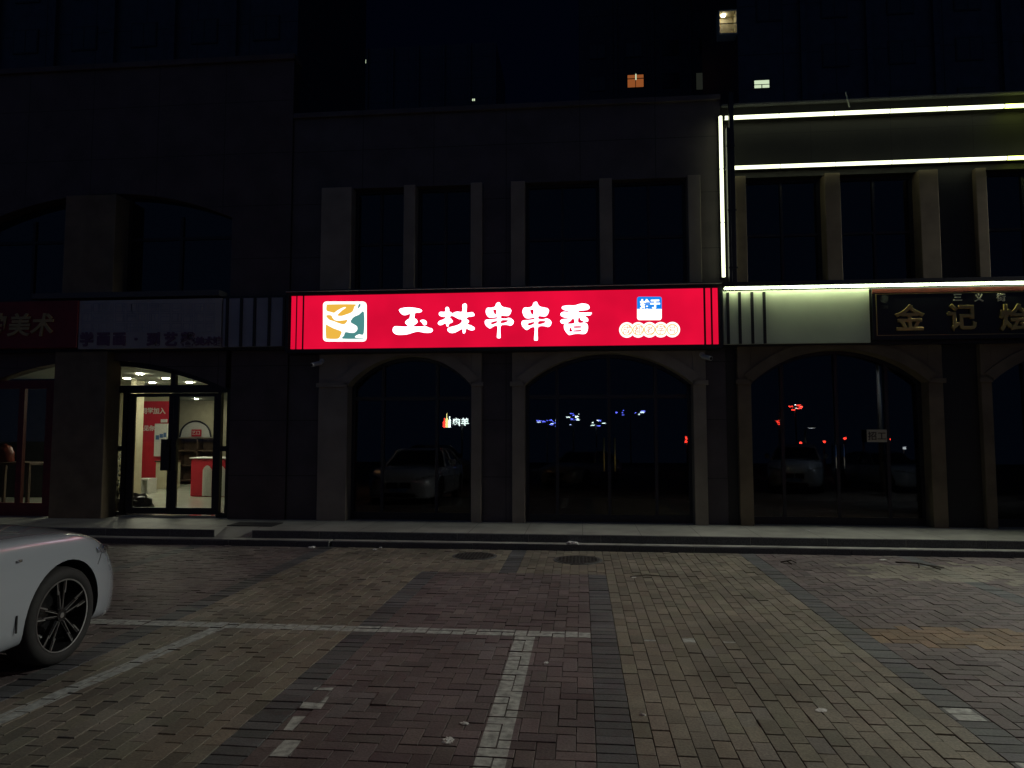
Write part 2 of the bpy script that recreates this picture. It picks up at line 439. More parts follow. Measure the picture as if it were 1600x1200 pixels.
# steps and raised pavement (gap in the upper step by the shop door)
gx0, gx1 = G(322, 836, .15)[0], G(385, 836, .15)[0]
def kerb_run(name, x0, x1, y0, y1, z0, z1, seg, m_):
    mb = MB(); x = x0
    while x < x1-.01:
        e = min(x1, x+seg)
        j = random.uniform(-.004, .004); jz = random.uniform(-.003, .003)
        mb.box(x+.002, e-.002, y0+j, y1, z0, z1+jz); x = e
    return tag(mb.build(name, m_, bevel=.006), kind='structure')
jx = G(505, 850, Z1)[0]
kerb_run('lower_step', -14, jx, KY-.02, 10.3, -.03, Z1, 1.0, 'granite')
kerb_run('lower_step', jx+.03, 14, KY, 10.3, -.03, Z1, 1.0, 'granite')
kerb_run('upper_step', -14, gx0, STEP2Y, STEP2Y+.32, Z1-.01, Z2, 1.0, 'granite')
kerb_run('upper_step', gx1, 14, STEP2Y, STEP2Y+.32, Z1-.01, Z2, 1.0, 'granite')
# lighter stone treads seen from above
mb = MB()
mb.box(-14, jx, KY-.012, STEP2Y-.004, Z1-.02, Z1+.008); mb.box(jx+.03, 14, KY+.008, STEP2Y-.004, Z1-.02, Z1+.008)
tag(mb.build('step_tread', 'slab'), kind='structure')
slab_m = panelled('pavement_slabs', (.30, .30, .265), .8, 99, .008, noise=.25)
mb = MB()
for (a, b_) in ((-14, gx0), (gx1, 14)): mb.box(a, b_, STEP2Y+.006, 11.6, .1, Z2+.006)
mb.box(gx0, gx1, STEP2Y+.34, 11.6, .1, Z2+.004)
mb.add([(gx0, STEP2Y, Z1+.01), (gx1, STEP2Y, Z1+.01), (gx1, STEP2Y+.34, Z2+.004), (gx0, STEP2Y+.34, Z2+.004)], [(0, 1, 2, 3)])
tag(mb.build('pavement', slab_m), kind='structure')

# ================================================================== BUILDINGS
PY = 11.15      # pilaster face
GY = 11.42      # glass
def arch_pts(x0, x1, zs, zp, n=24, hx0=None, hx1=None):
    """points of a segmental arch from x0 to x1 springing at zs with crown zp; optional clip range"""
    hw = (x1-x0)/2; s_ = zp-zs; r = (hw*hw+s_*s_)/(2*s_); cx = (x0+x1)/2; cz = zp-r
    a0 = hx0 if hx0 is not None else x0; a1 = hx1 if hx1 is not None else x1
    return [(a0+(a1-a0)*i/n, cz+math.sqrt(max(r*r-(a0+(a1-a0)*i/n-cx)**2, 0))) for i in range(n+1)]
def spandrel(mb, pts, ztop, y0, y1):
    for (xa, za), (xb, zb) in zip(pts, pts[1:]):
        mb.add([(xa, y0, za), (xb, y0, zb), (xb, y0, ztop), (xa, y0, ztop), (xa, y1, za), (xb, y1, zb), (xb, y1, ztop), (xa, y1, ztop)],
               [(0, 1, 2, 3), (5, 4, 7, 6), (0, 4, 5, 1), (3, 2, 6, 7)])
def arch_band(mb, pts, w, y0, y1):
    L = [Vector(p) for p in pts]; nn = []
    for i in range(len(L)):
        d = (L[min(i+1, len(L)-1)]-L[max(i-1, 0)]).normalized(); nn.append(Vector((-d.y, d.x)))
    for i in range(len(L)-1):
        a, b_ = L[i], L[i+1]; c, d = b_+nn[i+1]*w, a+nn[i]*w
        vs = [(p.x, y, p.y) for y in (y0, y1) for p in (a, b_, c, d)]
        mb.add(vs, [(0, 1, 2, 3), (0, 4, 5, 1), (3, 2, 6, 7)])
def arched_window(b_, x0, x1, zs, zp, ztop, px0, px1, mullions, transom, doors=None, beige='beige', Zf=Z2, clipx=None):
    """beige surround, pilasters, metal frame, glass"""
    pts = arch_pts(x0, x1, zs, zp)
    mb = MB(); mb.box(px0, x0, PY, WY+.2, Zf, ztop); mb.build('pilaster', beige, b_, bevel=.008)
    mb = MB(); mb.box(x1, px1, PY, WY+.2, Zf, ztop); mb.build('pilaster', beige, b_, bevel=.008)
    mb = MB(); spandrel(mb, pts, ztop, PY+.003, WY+.2)
    mb.build('arch_surround', beige, b_)
    mb = MB(); arch_band(mb, pts, .16, PY-.035, PY+.02)
    mb.box(px0-.03, x0+.0, PY-.035, PY+.02, zs-.02, zs+.05); mb.box(x1, px1+.03, PY-.035, PY+.02, zs-.02, zs+.05)
    mb.build('arch_moulding', beige, b_)
    fw = .05
    fr = MB(); spandrel_in = [(x, z-.06) for x, z in pts]
    for (xa, za), (xb, zb) in zip(pts, pts[1:]):
        fr.add([(xa, GY-.03, za-.055), (xb, GY-.03, zb-.055), (xb, GY-.03, zb), (xa, GY-.03, za), (xa, GY+.03, za-.055), (xb, GY+.03, zb-.055)], [(0, 1, 2, 3), (0, 4, 5, 1)])
    fr.box(x0, x0+fw, GY-.03, GY+.03, Zf, zs); fr.box(x1-fw, x1, GY-.03, GY+.03, Zf, zs)
    fr.box(x0+fw, x1-fw, GY-.03, GY+.03, Zf, Zf+.12)
    def ztopat(x): return min(pts, key=lambda p: abs(p[0]-x))[1]-.05
    for mx in mullions: fr.box(mx-.025, mx+.025, GY-.028, GY+.028, Zf+.12, ztopat(mx))
    if transom:
        seq = [x0+fw]+[q for m_ in mullions for q in (m_-.025, m_+.025)]+[x1-fw]
        for i in range(0, len(seq), 2): fr.box(seq[i], seq[i+1], GY-.026, GY+.026, transom, transom+.06)
    win = fr.build('window', 'darkframe', b_)
    # glass leans out a touch at its head
    pn = MB(); lean = math.tan(R(LEAN)); fz = lambda z: GY-.0-(z-1.4)*lean
    poly = [(x0+.02, Zf+.05), (x1-.02, Zf+.05)]+[(x, z-.02) for x, z in pts[::-1]]
    n = len(poly); pn.face([(x, fz(z), z) for x, z in poly])
    pn.build('pane', 'darkglass', win)
    return win
LEAN = -.9
SB_F = F  # alias
ztop = 3.05
def zf(py, px=900, Y=WY): return F(px, py, Y)[1]
def xf(px, py=700, Y=PY): return F(px, py, Y)[0]

# ---- middle building
xl, xr = F(455, 500, WY)[0]-.02, F(1132, 500, WY)[0]
mid = empty('shop_building', ((xl+xr)/2, WY, 0), 'dark brown block behind the lit red sign, with two arched shop windows', 'building')
off = Vector(mid.location)
def reparent(o):
    for ch in o.children:
        if not ch.get('_p'): ch.location = Vector(ch.location)-Vector(o.location); ch['_p'] = 1
    return o
w1 = (xf(541.6), xf(736)); w2 = (xf(820), xf(1084.5))
up = [(501, 548), (630, 648), (735, 753), (798, 820), (937, 957), (1076, 1096)]
upx = [(F(a, 370, PY)[0], F(b_, 370, PY)[0]) for a, b_ in up]
zu0, zu1 = 3.2, zf(283, 800, PY)
roof = F(1050, 152, WY)[1]-.09
mb = MB(); T = .22
mb.box(xl, xr, WY, WY+T, zu1, roof)                                   # parapet wall
mb.box(xl, upx[0][0]-.02, WY, WY+T, zu0, zu1); mb.box(upx[2][1]-.02, upx[3][0]+.02, WY, WY+T, zu0, zu1); mb.box(upx[5][1]-.02, xr, WY, WY+T, zu0, zu1)
mb.box(xl, xr, WY, WY+T, ztop, zu0)
mb.box(xl, xf(496), WY, WY+T, 0, ztop); mb.box(xf(752), xf(800), WY, WY+T, 0, ztop); mb.box(xf(1105), xr, WY, WY+T, 0, ztop)
mb.build('wall', 'brownwall', mid)
MB().box(xl, xr, WY-.05, WY+T+.06, roof, roof+.09).build('coping', 'brownwall', mid, bevel=.01)
for a, b_ in upx: MB().box(a, b_, PY, WY+T, zu0-.1, zu1).build('pilaster', 'beige', mid, bevel=.008)
def upper_window(a, b_, par, z0=3.2, z1=None, split=1):
    z1 = z1 or zu1
    fr = MB(); fr.box(a, a+.05, GY-.03, GY+.03, z0, z1); fr.box(b_-.05, b_, GY-.03, GY+.03, z0, z1)
    fr.box(a+.05, b_-.05, GY-.03, GY+.03, z1-.05, z1); fr.box(a+.05, b_-.05, GY-.03, GY+.03, z0, z0+.05)
    mid_ = (a+b_)/2; fr.box(mid_-.02, mid_+.02, GY-.025, GY+.025, z0+.05, z1-.05)
    zt = z0+(z1-z0)*.62
    fr.box(a+.05, mid_-.02, GY-.02, GY+.02, zt, zt+.04); fr.box(mid_+.02, b_-.05, GY-.02, GY+.02, zt, zt+.04)
    w_ = fr.build('window', 'darkframe', par)
    pn = MB(); pn.face([(a+.02, GY+.004, z0+.02), (b_-.02, GY+.004, z0+.02), (b_-.02, GY+.004, z1-.02), (a+.02, GY+.004, z1-.02)])
    pn.build('pane', 'darkglass', w_)
for i, j in ((0, 1), (1, 2), (3, 4), (4, 5)): upper_window(upx[i][1], upx[j][0], mid)
zs_, zp1, zp2 = zf(603, 640), zf(557, 640), zf(552, 950)
arched_window(mid, w1[0], w1[1], zs_, zp1, ztop, xf(496), xf(752), [w1[0]+.52, w1[0]+1.42], zf(625, 640))
dw = arched_window(mid, w2[0], w2[1], zs_, zp2, ztop, xf(800), xf(1105), [xf(870), xf(953), xf(1028)], zf(622, 950))
hx = xf(953)
# door pull handles of the middle window
for s_ in (-1, 1):
    hb = MB(); X = hx+s_*.085
    hb.tube([(X, GY-.10, zf(737, 950)), (X, GY-.10, zf(684, 950))], .013, 10)
    hb.tube([(X, GY-.10, zf(731, 950)), (X, GY, zf(731, 950))], .008, 8); hb.tube([(X, GY-.10, zf(690, 950)), (X, GY, zf(690, 950))], .008, 8)
    hb.build('door_handle', 'gold', mid, smooth=True)
def shell(par, x0, x1, z1, Yb=15.5):
    mb = MB(); mb.box(x0, x1, Yb, Yb+.1, 0, z1); mb.box(x0, x0+.08, GY+.25, Yb, 0, z1); mb.box(x1-.08, x1, GY+.25, Yb, 0, z1)
    mb.box(x0, x1, GY+.25, Yb, z1-.1, z1); mb.box(x0, x1, GY+.1, Yb, 3.0, 3.1)
    mb.box(x0, x1, GY+.1, Yb, .08, Z2-.002)
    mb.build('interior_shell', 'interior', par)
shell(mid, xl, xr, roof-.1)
reparent(mid)

# ---- right building
rxl, rxr = xr+.003, 13.0
rb = empty('shop_building', (7, WY, 0), 'block at the right edge outlined by white light strips', 'building')
ur = [(1148, 1167), (1291, 1315), (1439, 1469), (1528, 1545)]
urx = [(F(a, 350, PY)[0], F(b_, 350, PY)[0]) for a, b_ in ur]
rroof = F(1400, 157, WY)[1]
zr1 = zf(270, 1300, PY)
# beyond the frame the bay rhythm continues
urx += [(urx[3][1]+1.3, urx[3][1]+1.52), (urx[3][1]+2.8, urx[3][1]+3.1)]
mb = MB()
mb.box(rxl, rxr, WY, WY+T, zr1, rroof)
mb.box(rxl, urx[0][0]+.02, WY, WY+T, zu0, zr1); mb.box(urx[2][1]-.02, urx[3][0]+.02, WY, WY+T, zu0, zr1); mb.box(urx[5][1]-.02, rxr, WY, WY+T, zu0, zr1)
mb.box(rxl, rxr, WY, WY+T, ztop, zu0)
a3, b3, a4 = xf(1176), xf(1455), xf(1555)
mb.box(rxl, xf(1155), WY, WY+T, 0, ztop); mb.box(xf(1478), xf(1538), WY, WY+T, 0, ztop)
mb.box(a4+2.75, rxr, WY, WY+T, 0, ztop)
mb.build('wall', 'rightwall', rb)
MB().box(rxl, rxr, WY-.07, WY+T+.06, rroof, rroof+.04).build('coping', 'granite', rb, bevel=.01)
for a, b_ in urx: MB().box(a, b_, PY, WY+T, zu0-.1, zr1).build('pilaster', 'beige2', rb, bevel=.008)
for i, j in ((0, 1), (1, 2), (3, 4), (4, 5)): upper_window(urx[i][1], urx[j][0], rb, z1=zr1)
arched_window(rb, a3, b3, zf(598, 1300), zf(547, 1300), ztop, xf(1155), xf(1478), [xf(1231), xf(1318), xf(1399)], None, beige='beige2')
arched_window(rb, a4, a4+2.55, zf(596, 1560), zf(546, 1560), ztop, xf(1538), a4+2.77, [a4+.6, a4+1.9], None, beige='beige2')
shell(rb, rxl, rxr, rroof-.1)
for X in (xf(1313), xf(1326)):
    hb = MB(); hb.tube([(X, GY-.08, 1.05), (X, GY-.08, 1.42)], .012, 8); hb.tube([(X, GY-.08, 1.1), (X, GY, 1.1)], .007, 6); hb.tube([(X, GY-.08, 1.38), (X, GY, 1.38)], .007, 6)
    hb.build('door_handle', 'chrome', rb, smooth=True)
reparent(rb)

# ---- left building
lxr, lxl = xl-.003, -16.0
lb = empty('shop_building', (-9, WY, 0), 'taller block at the left with the lit shop entrance and a square beige column', 'building')
lroof = F(400, 94, WY-.1)[1]
LY = WY-.04
c0, c1 = F(82, 680, PY-.1)[0], F(164, 680, PY-.1)[0]         # square column
d0, d1 = F(176, 700, GY)[0], F(357, 700, GY)[0]              # entrance opening
cu0, cu1 = F(101, 380, PY-.1)[0], F(180, 380, PY-.1)[0]
Lz = lambda py, px=260, Y=PY: F(px, py, Y)[1]
acx = F(150, 560, PY)[0]; ahw = abs(d1-acx)+.03
apk, asp = Lz(562, 150), Lz(606, 355)
low = arch_pts(acx-ahw, acx+ahw, asp, apk, 40)
mb = MB()
mb.box(F(358, 700, LY)[0], lxr, LY, LY+.25, 0, ztop)
spandrel(mb, low, ztop, LY, LY+.25)
mb.box(lxl, acx-ahw, LY, LY+.25, 0, ztop)
uz1, uzs = Lz(305, 180), Lz(338, 360)
u0, u1 = acx-ahw-.1, F(361, 400, LY)[0]
uarch = arch_pts(2*acx-u1, u1, uzs, uz1+.05, 40)
mb.box(u1, lxr, LY, LY+.25, ztop, lroof)
mb.box(lxl, 2*acx-u1, LY, LY+.25, ztop, lroof)
spandrel(mb, uarch, lroof, LY, LY+.25)
mb.box(2*acx-u1, u1, LY, LY+.25, ztop, 3.5)
mb.build('wall', 'leftwall', lb)
MB().box(lxl, lxr+.02, LY-.05, LY+.31, lroof, lroof+.1).build('coping', 'leftwall', lb, bevel=.01)
MB().box(c0, c1, PY-.12, LY+.2, Z2, ztop-.1).build('column', 'beige2', lb, bevel=.012)
MB().box(cu0, cu1, PY-.12, LY+.2, 3.9, Lz(305, 140, PY-.1)).build('column', 'beige2', lb, bevel=.012)
MB().box(c0-.4, F(352, 452, PY)[0], PY-.2, LY+.02, 3.84, 3.93).build('ledge', 'granite', lb)
# upper arched windows either side of the column
for (a, b_) in ((2*acx-u1+.02, cu0), (cu1, u1-.02)):
    pp = [p for p in uarch if a <= p[0] <= b_]; fr = MB()
    fr.box(a, a+.05, GY-.03, GY+.03, 3.5, pp[0][1]); fr.box(b_-.05, b_, GY-.03, GY+.03, 3.5, pp[-1][1]); m_ = (a+b_)/2
    fr.box(m_-.025, m_+.025, GY-.025, GY+.025, 3.5, 5.3); fr.box(a+.05, m_-.025, GY-.02, GY+.02, 4.9, 4.95); fr.box(m_+.025, b_-.05, GY-.02, GY+.02, 4.9, 4.95)
    w_ = fr.build('window', 'darkframe', lb)
    pn = MB(); pn.face([(a, GY+.005, 3.5), (b_, GY+.005, 3.5)]+[(x, GY+.005, z) for x, z in pp[::-1]]); pn.build('pane', 'darkglass', w_)
# red framed window left of the column
rw0, rw1 = acx-ahw, c0
fr = MB(); RY = GY-.1
rx = F(82, 700, RY)[0]
ztr = Lz(600, 60, RY)
fr.box(rx-.12, rx+.03, RY-.04, RY+.04, Z2, ztr+.06); fr.box(rw0, rw0+.12, RY-.04, RY+.04, Z2, ztr+.06)
fr.box(rw0+.12, rx-.12, RY-.04, RY+.04, Z2, Z2+.22); fr.box(rw0+.12, rx-.12, RY-.04, RY+.04, ztr-.08, ztr+.06)
fx = F(33, 700, RY)[0]; fr.box(fx-.05, fx+.05, RY-.035, RY+.035, Z2+.22, ztr-.08)
pp = [p for p in low if p[0] < c0]
w_ = fr.build('window', 'redframe', lb)
pn = MB(); pn.face([(rw0+.02, RY, Z2+.1), (c0+.05, RY, Z2+.1)]+[(x, RY, z-.005) for x, z in pp[::-1]]); pn.build('pane', 'glass', w_)
# lit entrance: frame, double door
EZ = Z2+.05
exf = lambda px, py=700: F(px, py, GY)[0]
ezf = lambda py, px=260: F(px, py, GY)[1]
fr = MB()
tz0, tz1 = ezf(613), ezf(604)
xa, xb, xc, xd = exf(171), exf(194), exf(344), exf(357)
ap = [(x, z-.04) for x, z in low if xa <= x <= xd]
for (p_, q_) in zip(ap, ap[1:]):
    fr.add([(p_[0], GY-.04, p_[1]-.05), (q_[0], GY-.04, q_[1]-.05), (q_[0], GY-.04, q_[1]+.08), (p_[0], GY-.04, p_[1]+.08), (p_[0], GY+.04, p_[1]-.05), (q_[0], GY+.04, q_[1]-.05)], [(0, 1, 2, 3), (0, 4, 5, 1)])
fr.box(xa-.12, xa, GY-.05, GY+.05, Z2, ezf(566, 170)); fr.box(xd-.02, xd+.1, GY-.05, GY+.05, Z2, ezf(606, 357))
fr.box(xa, xd, GY-.05, GY+.05, tz0-.01, tz1+.02)
um0, um1 = exf(269, 590), exf(276, 590); fr.box(um0, um1, GY-.04, GY+.04, tz1+.02, ezf(582, 272)+.03)
fr.box(xb-.02, exf(199), GY-.045, GY+.045, Z2, tz0-.01); fr.box(exf(341), xc+.02, GY-.045, GY+.045, Z2, tz0-.01)
fr.box(xa, xb-.02, GY-.035, GY+.035, ezf(705), ezf(697)); fr.box(xc+.02, xd-.02, GY-.035, GY+.035, ezf(705, 350), ezf(697, 350))
fr.box(xa, xb-.02, GY-.035, GY+.035, Z2, Z2+.08); fr.box(xc+.02, xd-.02, GY-.035, GY+.035, Z2, Z2+.08)
w_ = fr.build('shop_front_frame', 'black', lb)
pn = MB(); pn.face([(xa, GY, tz1), (xd, GY, tz1)]+[(x, GY, z) for x, z in ap[::-1]])
pn.face([(xa, GY, Z2+.05), (xb, GY, Z2+.05), (xb, GY, tz0), (xa, GY, tz0)]); pn.face([(xc, GY, Z2+.05), (xd, GY, Z2+.05), (xd, GY, tz0), (xc, GY, tz0)])
pn.build('pane', 'glass', w_)
MB().box(xb-.02, xc+.02, GY-.12, GY+.1, Z2, Z2+.035).build('threshold', 'chrome', lb)
def leaf(gl0, gl1, st0, st1, gz0, gz1):
    f_ = MB(); zb, zt = Z2+.045, tz0-.02
    f_.box(st0, gl0, GY-.02, GY+.02, zb, zt); f_.box(gl1, st1, GY-.02, GY+.02, zb, zt)
    f_.box(gl0, gl1, GY-.02, GY+.02, zb, gz0); f_.box(gl0, gl1, GY-.02, GY+.02, gz1, zt)
    d_ = f_.build('door', 'black', lb)
    p_ = MB(); p_.face([(gl0, GY, gz0), (gl1, GY, gz0), (gl1, GY, gz1), (gl0, GY, gz1)]); p_.build('pane', 'glass', d_)
    return d_
gz0, gz1 = ezf(793), ezf(620)
dl = leaf(exf(210), exf(263), exf(199.5), exf(269.6), gz0, gz1)
dr = leaf(exf(278), exf(333.5), exf(270.4), exf(341), gz0, gz1)
for d_, (pa, pb) in ((dl, (255, 268.5)), (dr, (271.5, 279))):
    h_ = MB(); h_.box(exf(pa), exf(pb), GY-.075, GY-.022, ezf(735), ezf(686)); h_.disc((exf((pa+pb)/2), GY-.1, ezf(694)), .05, .03, 'y', 16)
    h_.build('handle', 'black', d_, bevel=.006)
# lit room behind the entrance
ry0, ry1 = GY+.15, 25.0
X0, X1 = c0-.2, lxr-.3
mb = MB(); mb.box(X0-9, X1, ry0, ry1, 2.78, 2.9); mb.build('ceiling', 'ceilw', lb)
MB().box(X0-9, X1, ry0, ry1, .08, Z2+.003).build('floor', 'tile', lb)
bw = MB(); bw.box(X0-9, X1, ry1, ry1+.1, Z2, 2.78); bw.box(X1, X1+.1, ry0, ry1, Z2, 2.9)
# partition that carries the red poster, and a wall on the left
PYW = 17.6
pa_, pb_ = F(205, 700, PYW)[0], F(262, 700, PYW)[0]
bw.box(-12.6, pb_+.0, PYW, PYW+.12, Z2, 2.78)
bw.box(-12.7, -12.6, 14.6, PYW, Z2, 2.78)
bw.build('interior_wall', 'plaster', lb)
MB().box(F(205, 700, 15)[0]-.06, F(205, 700, 15)[0]+.07, 15, 15.3, Z2, 2.78).build('interior_pillar', 'plaster', lb)
MB().box(lxl, F(160, 700, 14.5)[0], 14.5, 14.6, 0, 3).build('interior_shell', 'interior', lb)
MB().box(lxl, lxr, 14.6, 14.7, 3.0, lroof-.1).build('interior_shell', 'interior', lb)
# recessed ceiling downlights
zc = 2.78
for (px, py) in ((218.6, 583.8), (199, 591), (238, 597.5), (259, 591), (296, 597), (307, 623), (228, 606), (330, 607)):
    x, y_ = G(px, py, zc)
    MB().disc((x, y_, zc-.012), .062, .010, 'z', 16).build('downlight', 'spot', lb)
# arched niche on the far wall
nx0, nx1 = F(282, 670, ry1)[0], F(331, 670, ry1)[0]; nz0, nz1 = F(300, 683, ry1)[1], F(300, 658, ry1)[1]
npts = [(nx0+(nx1-nx0)*i/20, nz0+(nz1-nz0)*math.sqrt(max(0, 1-(i/10-1)**2))) for i in range(21)]
nb = MB(); nb.prism_y(npts, ry1-.02, ry1-.001); nn = nb.build('wall_niche', 'whitep', lb)
nb = MB()
for p_, q_ in zip(npts, npts[1:]): nb.tube([(p_[0], ry1-.04, p_[1]), (q_[0], ry1-.04, q_[1])], .03, 6)
nb.build('niche_trim', 'black', nn)
reparent(lb)

# ================================================================== SHOP ROOM CONTENTS (left)
def boardthing(name, x0, x1, z0, z1, y, m_, label, cat, th=.03, group=None):
    o = MB().box(x0, x1, y, y+th, z0, z1).build(name, m_); return tag(o, label, cat, group)
pz0, pz1 = F(240, 757, PYW)[1], F(240, 627, PYW)[1]
po = empty('poster', (F(240, 700, PYW)[0], PYW-.03, pz0), 'tall red poster with white writing inside the lit shop on the left', 'poster')
o = MB().box(F(218, 700, PYW-.03)[0], F(262, 700, PYW-.03)[0], PYW-.03, PYW-.005, pz0, pz1).build('poster_sheet', 'poster', po)
text('writing', '新同学加入', F(236, 642, PYW)[0], F(236, 642, PYW)[1], PYW-.036, .17, 'whitep', po, .004, .004)
text('writing', '遇见你', F(230, 669, PYW)[0], F(230, 669, PYW)[1], PYW-.036, .15, 'whitep', po, .004, .004)
reparent(po)
nbx = empty('notice_board', (F(251, 690, PYW-.1)[0], PYW-.1, 1), 'white notice board with blue cards beside the red poster in the lit shop', 'notice board')
MB().box(F(241, 690, PYW-.1)[0], F(261, 690, PYW-.1)[0], PYW-.1, PYW-.06, F(250, 713, PYW-.1)[1], F(250, 662, PYW-.1)[1]).build('board', 'whitep', nbx)
for (a, b_, c, d) in ((243, 248, 680, 687), (249, 254, 678, 684), (255, 259, 676, 683), (250, 260, 655, 660)):
    MB().box(F(a, 690, PYW-.12)[0], F(b_, 690, PYW-.12)[0], PYW-.12, PYW-.105, F(250, d, PYW-.12)[1], F(250, c, PYW-.12)[1]).build('card', 'bluep' if c > 660 else 'whitep', nbx)
reparent(nbx)
# open white shoe bench
BYw = 15.6
bx0, bx1 = F(209, 760, BYw)[0], F(231, 760, BYw)[0]; bz = F(220, 748, BYw)[1]
be = empty('shoe_bench', ((bx0+bx1)/2, BYw, Z2), 'low white open shoe bench below the red poster in the lit shop', 'bench')
MB().box(bx0, bx1, BYw, BYw+.35, bz-.04, bz).build('seat', 'whitep', be)
for X in (bx0, (bx0+bx1)/2-.015, bx1-.03): MB().box(X, X+.03, BYw+.01, BYw+.34, Z2, bz-.04).build('side_panel', 'whitep', be)
reparent(be)
# cream cabinet and dark counter behind
cab = empty('cabinet', (F(252, 740, 17)[0], 17, Z2), 'low cream cabinet behind the door handles in the lit shop', 'cabinet')
MB().box(F(243, 740, 17)[0], F(268, 740, 17)[0], 17, 17.4, Z2, F(250, 722, 17)[1]).build('body', 'plaster', cab, bevel=.01)
MB().box(F(242, 740, 17)[0], F(269, 740, 17)[0], 16.97, 17.42, F(250, 722, 17)[1], F(250, 720, 17)[1]).build('top', 'wood', cab)
reparent(cab)
KYw = 18.5
ct = empty('display_shelf', (F(305, 730, KYw)[0], KYw, Z2), 'dark brown display shelf seen through the right door leaf of the lit shop', 'shelf')
a, b_ = F(276, 730, KYw)[0], F(336, 730, KYw)[0]
zt_ = F(300, 684, KYw)[1]
MB().box(a, b_, KYw+.3, KYw+.34, Z2, zt_).build('back_panel', 'wood', ct)
for zz in (Z2+.1, Z2+.5, Z2+.9, zt_-.03): MB().box(a+.03, b_-.03, KYw, KYw+.3, zz, zz+.03).build('shelf', 'wood', ct)
for X in (a, b_-.03, (a+b_)/2): MB().box(X, X+.03, KYw, KYw+.3, Z2, zt_).build('side_panel', 'wood', ct)
reparent(ct)
# red reception counter with white arched insets
RYw = 15.0
a, b_ = F(297, 750, RYw)[0], F(362, 750, RYw)[0]; z1_ = F(320, 717, RYw)[1]
rc = empty('reception_counter', ((a+b_)/2, RYw, Z2), 'red reception counter with white arched fluted insets in the lit shop', 'counter')
MB().box(a, b_, RYw, RYw+.55, Z2, z1_).build('body', 'poster', rc, bevel=.04)
MB().box(a-.02, b_+.02, RYw-.02, RYw+.57, z1_+.001, z1_+.03).build('top', 'whitep', rc, bevel=.008)
for (p_, q_) in ((317, 331), (337, 352)):
    A, B_ = F(p_, 750, RYw)[0], F(q_, 750, RYw)[0]; mb = MB(); hh = z1_-.14
    pts = [(A, Z2+.02), (B_, Z2+.02)]+[(B_-(B_-A)*i/10, hh-.1+.1*math.sin(PI*i/10)) for i in range(11)]
    mb.prism_y(pts, RYw-.02, RYw-.002)
    for k in range(1, 6): mb.box(A+(B_-A)*k/6-.006, A+(B_-A)*k/6+.006, RYw-.03, RYw-.02, Z2+.03, hh-.05)
    mb.build('inset_panel', 'whitep', rc)
reparent(rc)
si = empty('wall_sign', (F(306, 676, ry1-.1)[0], ry1-.1, 1.6), 'small red square sign in front of the arched niche in the lit shop', 'sign')
MB().box(F(299, 676, ry1-.1)[0], F(314, 676, ry1-.1)[0], ry1-.1, ry1-.06, F(300, 682, ry1-.1)[1], F(300, 671, ry1-.1)[1]).build('board', 'poster', si)
text('writing', '艺口', F(306, 676, ry1-.1)[0], F(306, 676, ry1-.1)[1], ry1-.106, .17, 'whitep', si, .004)
reparent(si)
# potted plant inside left sidelight
def potted(x, y, z, h, seed, name, label, spread=.22, n=150):
    rnd = random.Random(seed); e = empty(name, (x, y, z), label, 'plant')
    pb = MB(); pb.tube([(0, 0, 0), (0, 0, .22)], [.09, .13], 16); pb.build('pot', 'pot', e)
    st = MB()
    for k in range(7):
        a_ = rnd.uniform(0, 2*PI); st.tube([(0, 0, .2), (math.cos(a_)*spread*.3, math.sin(a_)*spread*.3, h*.55), (math.cos(a_)*spread*.8, math.sin(a_)*spread*.8, h*.9)], [.012, .008, .003], 5)
    st.build('stem', 'twig', e)
    lf = MB()
    for k in range(n):
        a_ = rnd.uniform(0, 2*PI); zz = rnd.uniform(.32*h, h); r_ = spread*rnd.uniform(.2, 1)*math.sin(PI*min(1, .2+(zz/h)*.75))
        c = Vector((math.cos(a_)*r_, math.sin(a_)*r_, zz)); d = Vector((math.cos(a_), math.sin(a_), rnd.uniform(-.7, .5))).normalized()
        s_ = d.cross(Vector((0, 0, 1))).normalized()*.022; L = rnd.uniform(.07, .13)
        lf.face([c, c+d*L*.5+s_, c+d*L, c+d*L*.5-s_])
    lf.build('foliage', 'leaf', e); return e
px_, py_ = F(184, 780, 12.2)[0], 12.2
potted(px_, py_, Z2+.004, 1.05, 3, 'potted_plant', 'leafy potted plant just inside the left side pane of the lit shop')
bg_ = MB()
rnd = random.Random(5)
def crumple(rx, ry, rz, n=2, amp=.3, seed=1):
    bm = bmesh.new(); bmesh.ops.create_icosphere(bm, subdivisions=n, radius=1); r_ = random.Random(seed)
    for v in bm.verts:
        k = 1+r_.uniform(-amp, amp); v.co = Vector((v.co.x*rx*k, v.co.y*ry*k, max(-.35*rz, v.co.z*rz*k)+.35*rz))
    return bm
def bmobj(bm, name, m_, loc, smooth=False):
    me = bpy.data.meshes.new(name); bm.to_mesh(me); bm.free(); me.materials.append(M[m_])
    if smooth:
        for p in me.polygons: p.use_smooth = True
    o = link(bpy.data.objects.new(name, me)); o.location = loc; return o
tag(bmobj(crumple(.30, .2, .24, 3, .12, 4), 'rubbish_bag', 'black', (F(213, 785, 12.1)[0], 12.1, Z2+.004)), 'black plastic bag on the floor behind the left door leaf of the lit shop', 'bag')

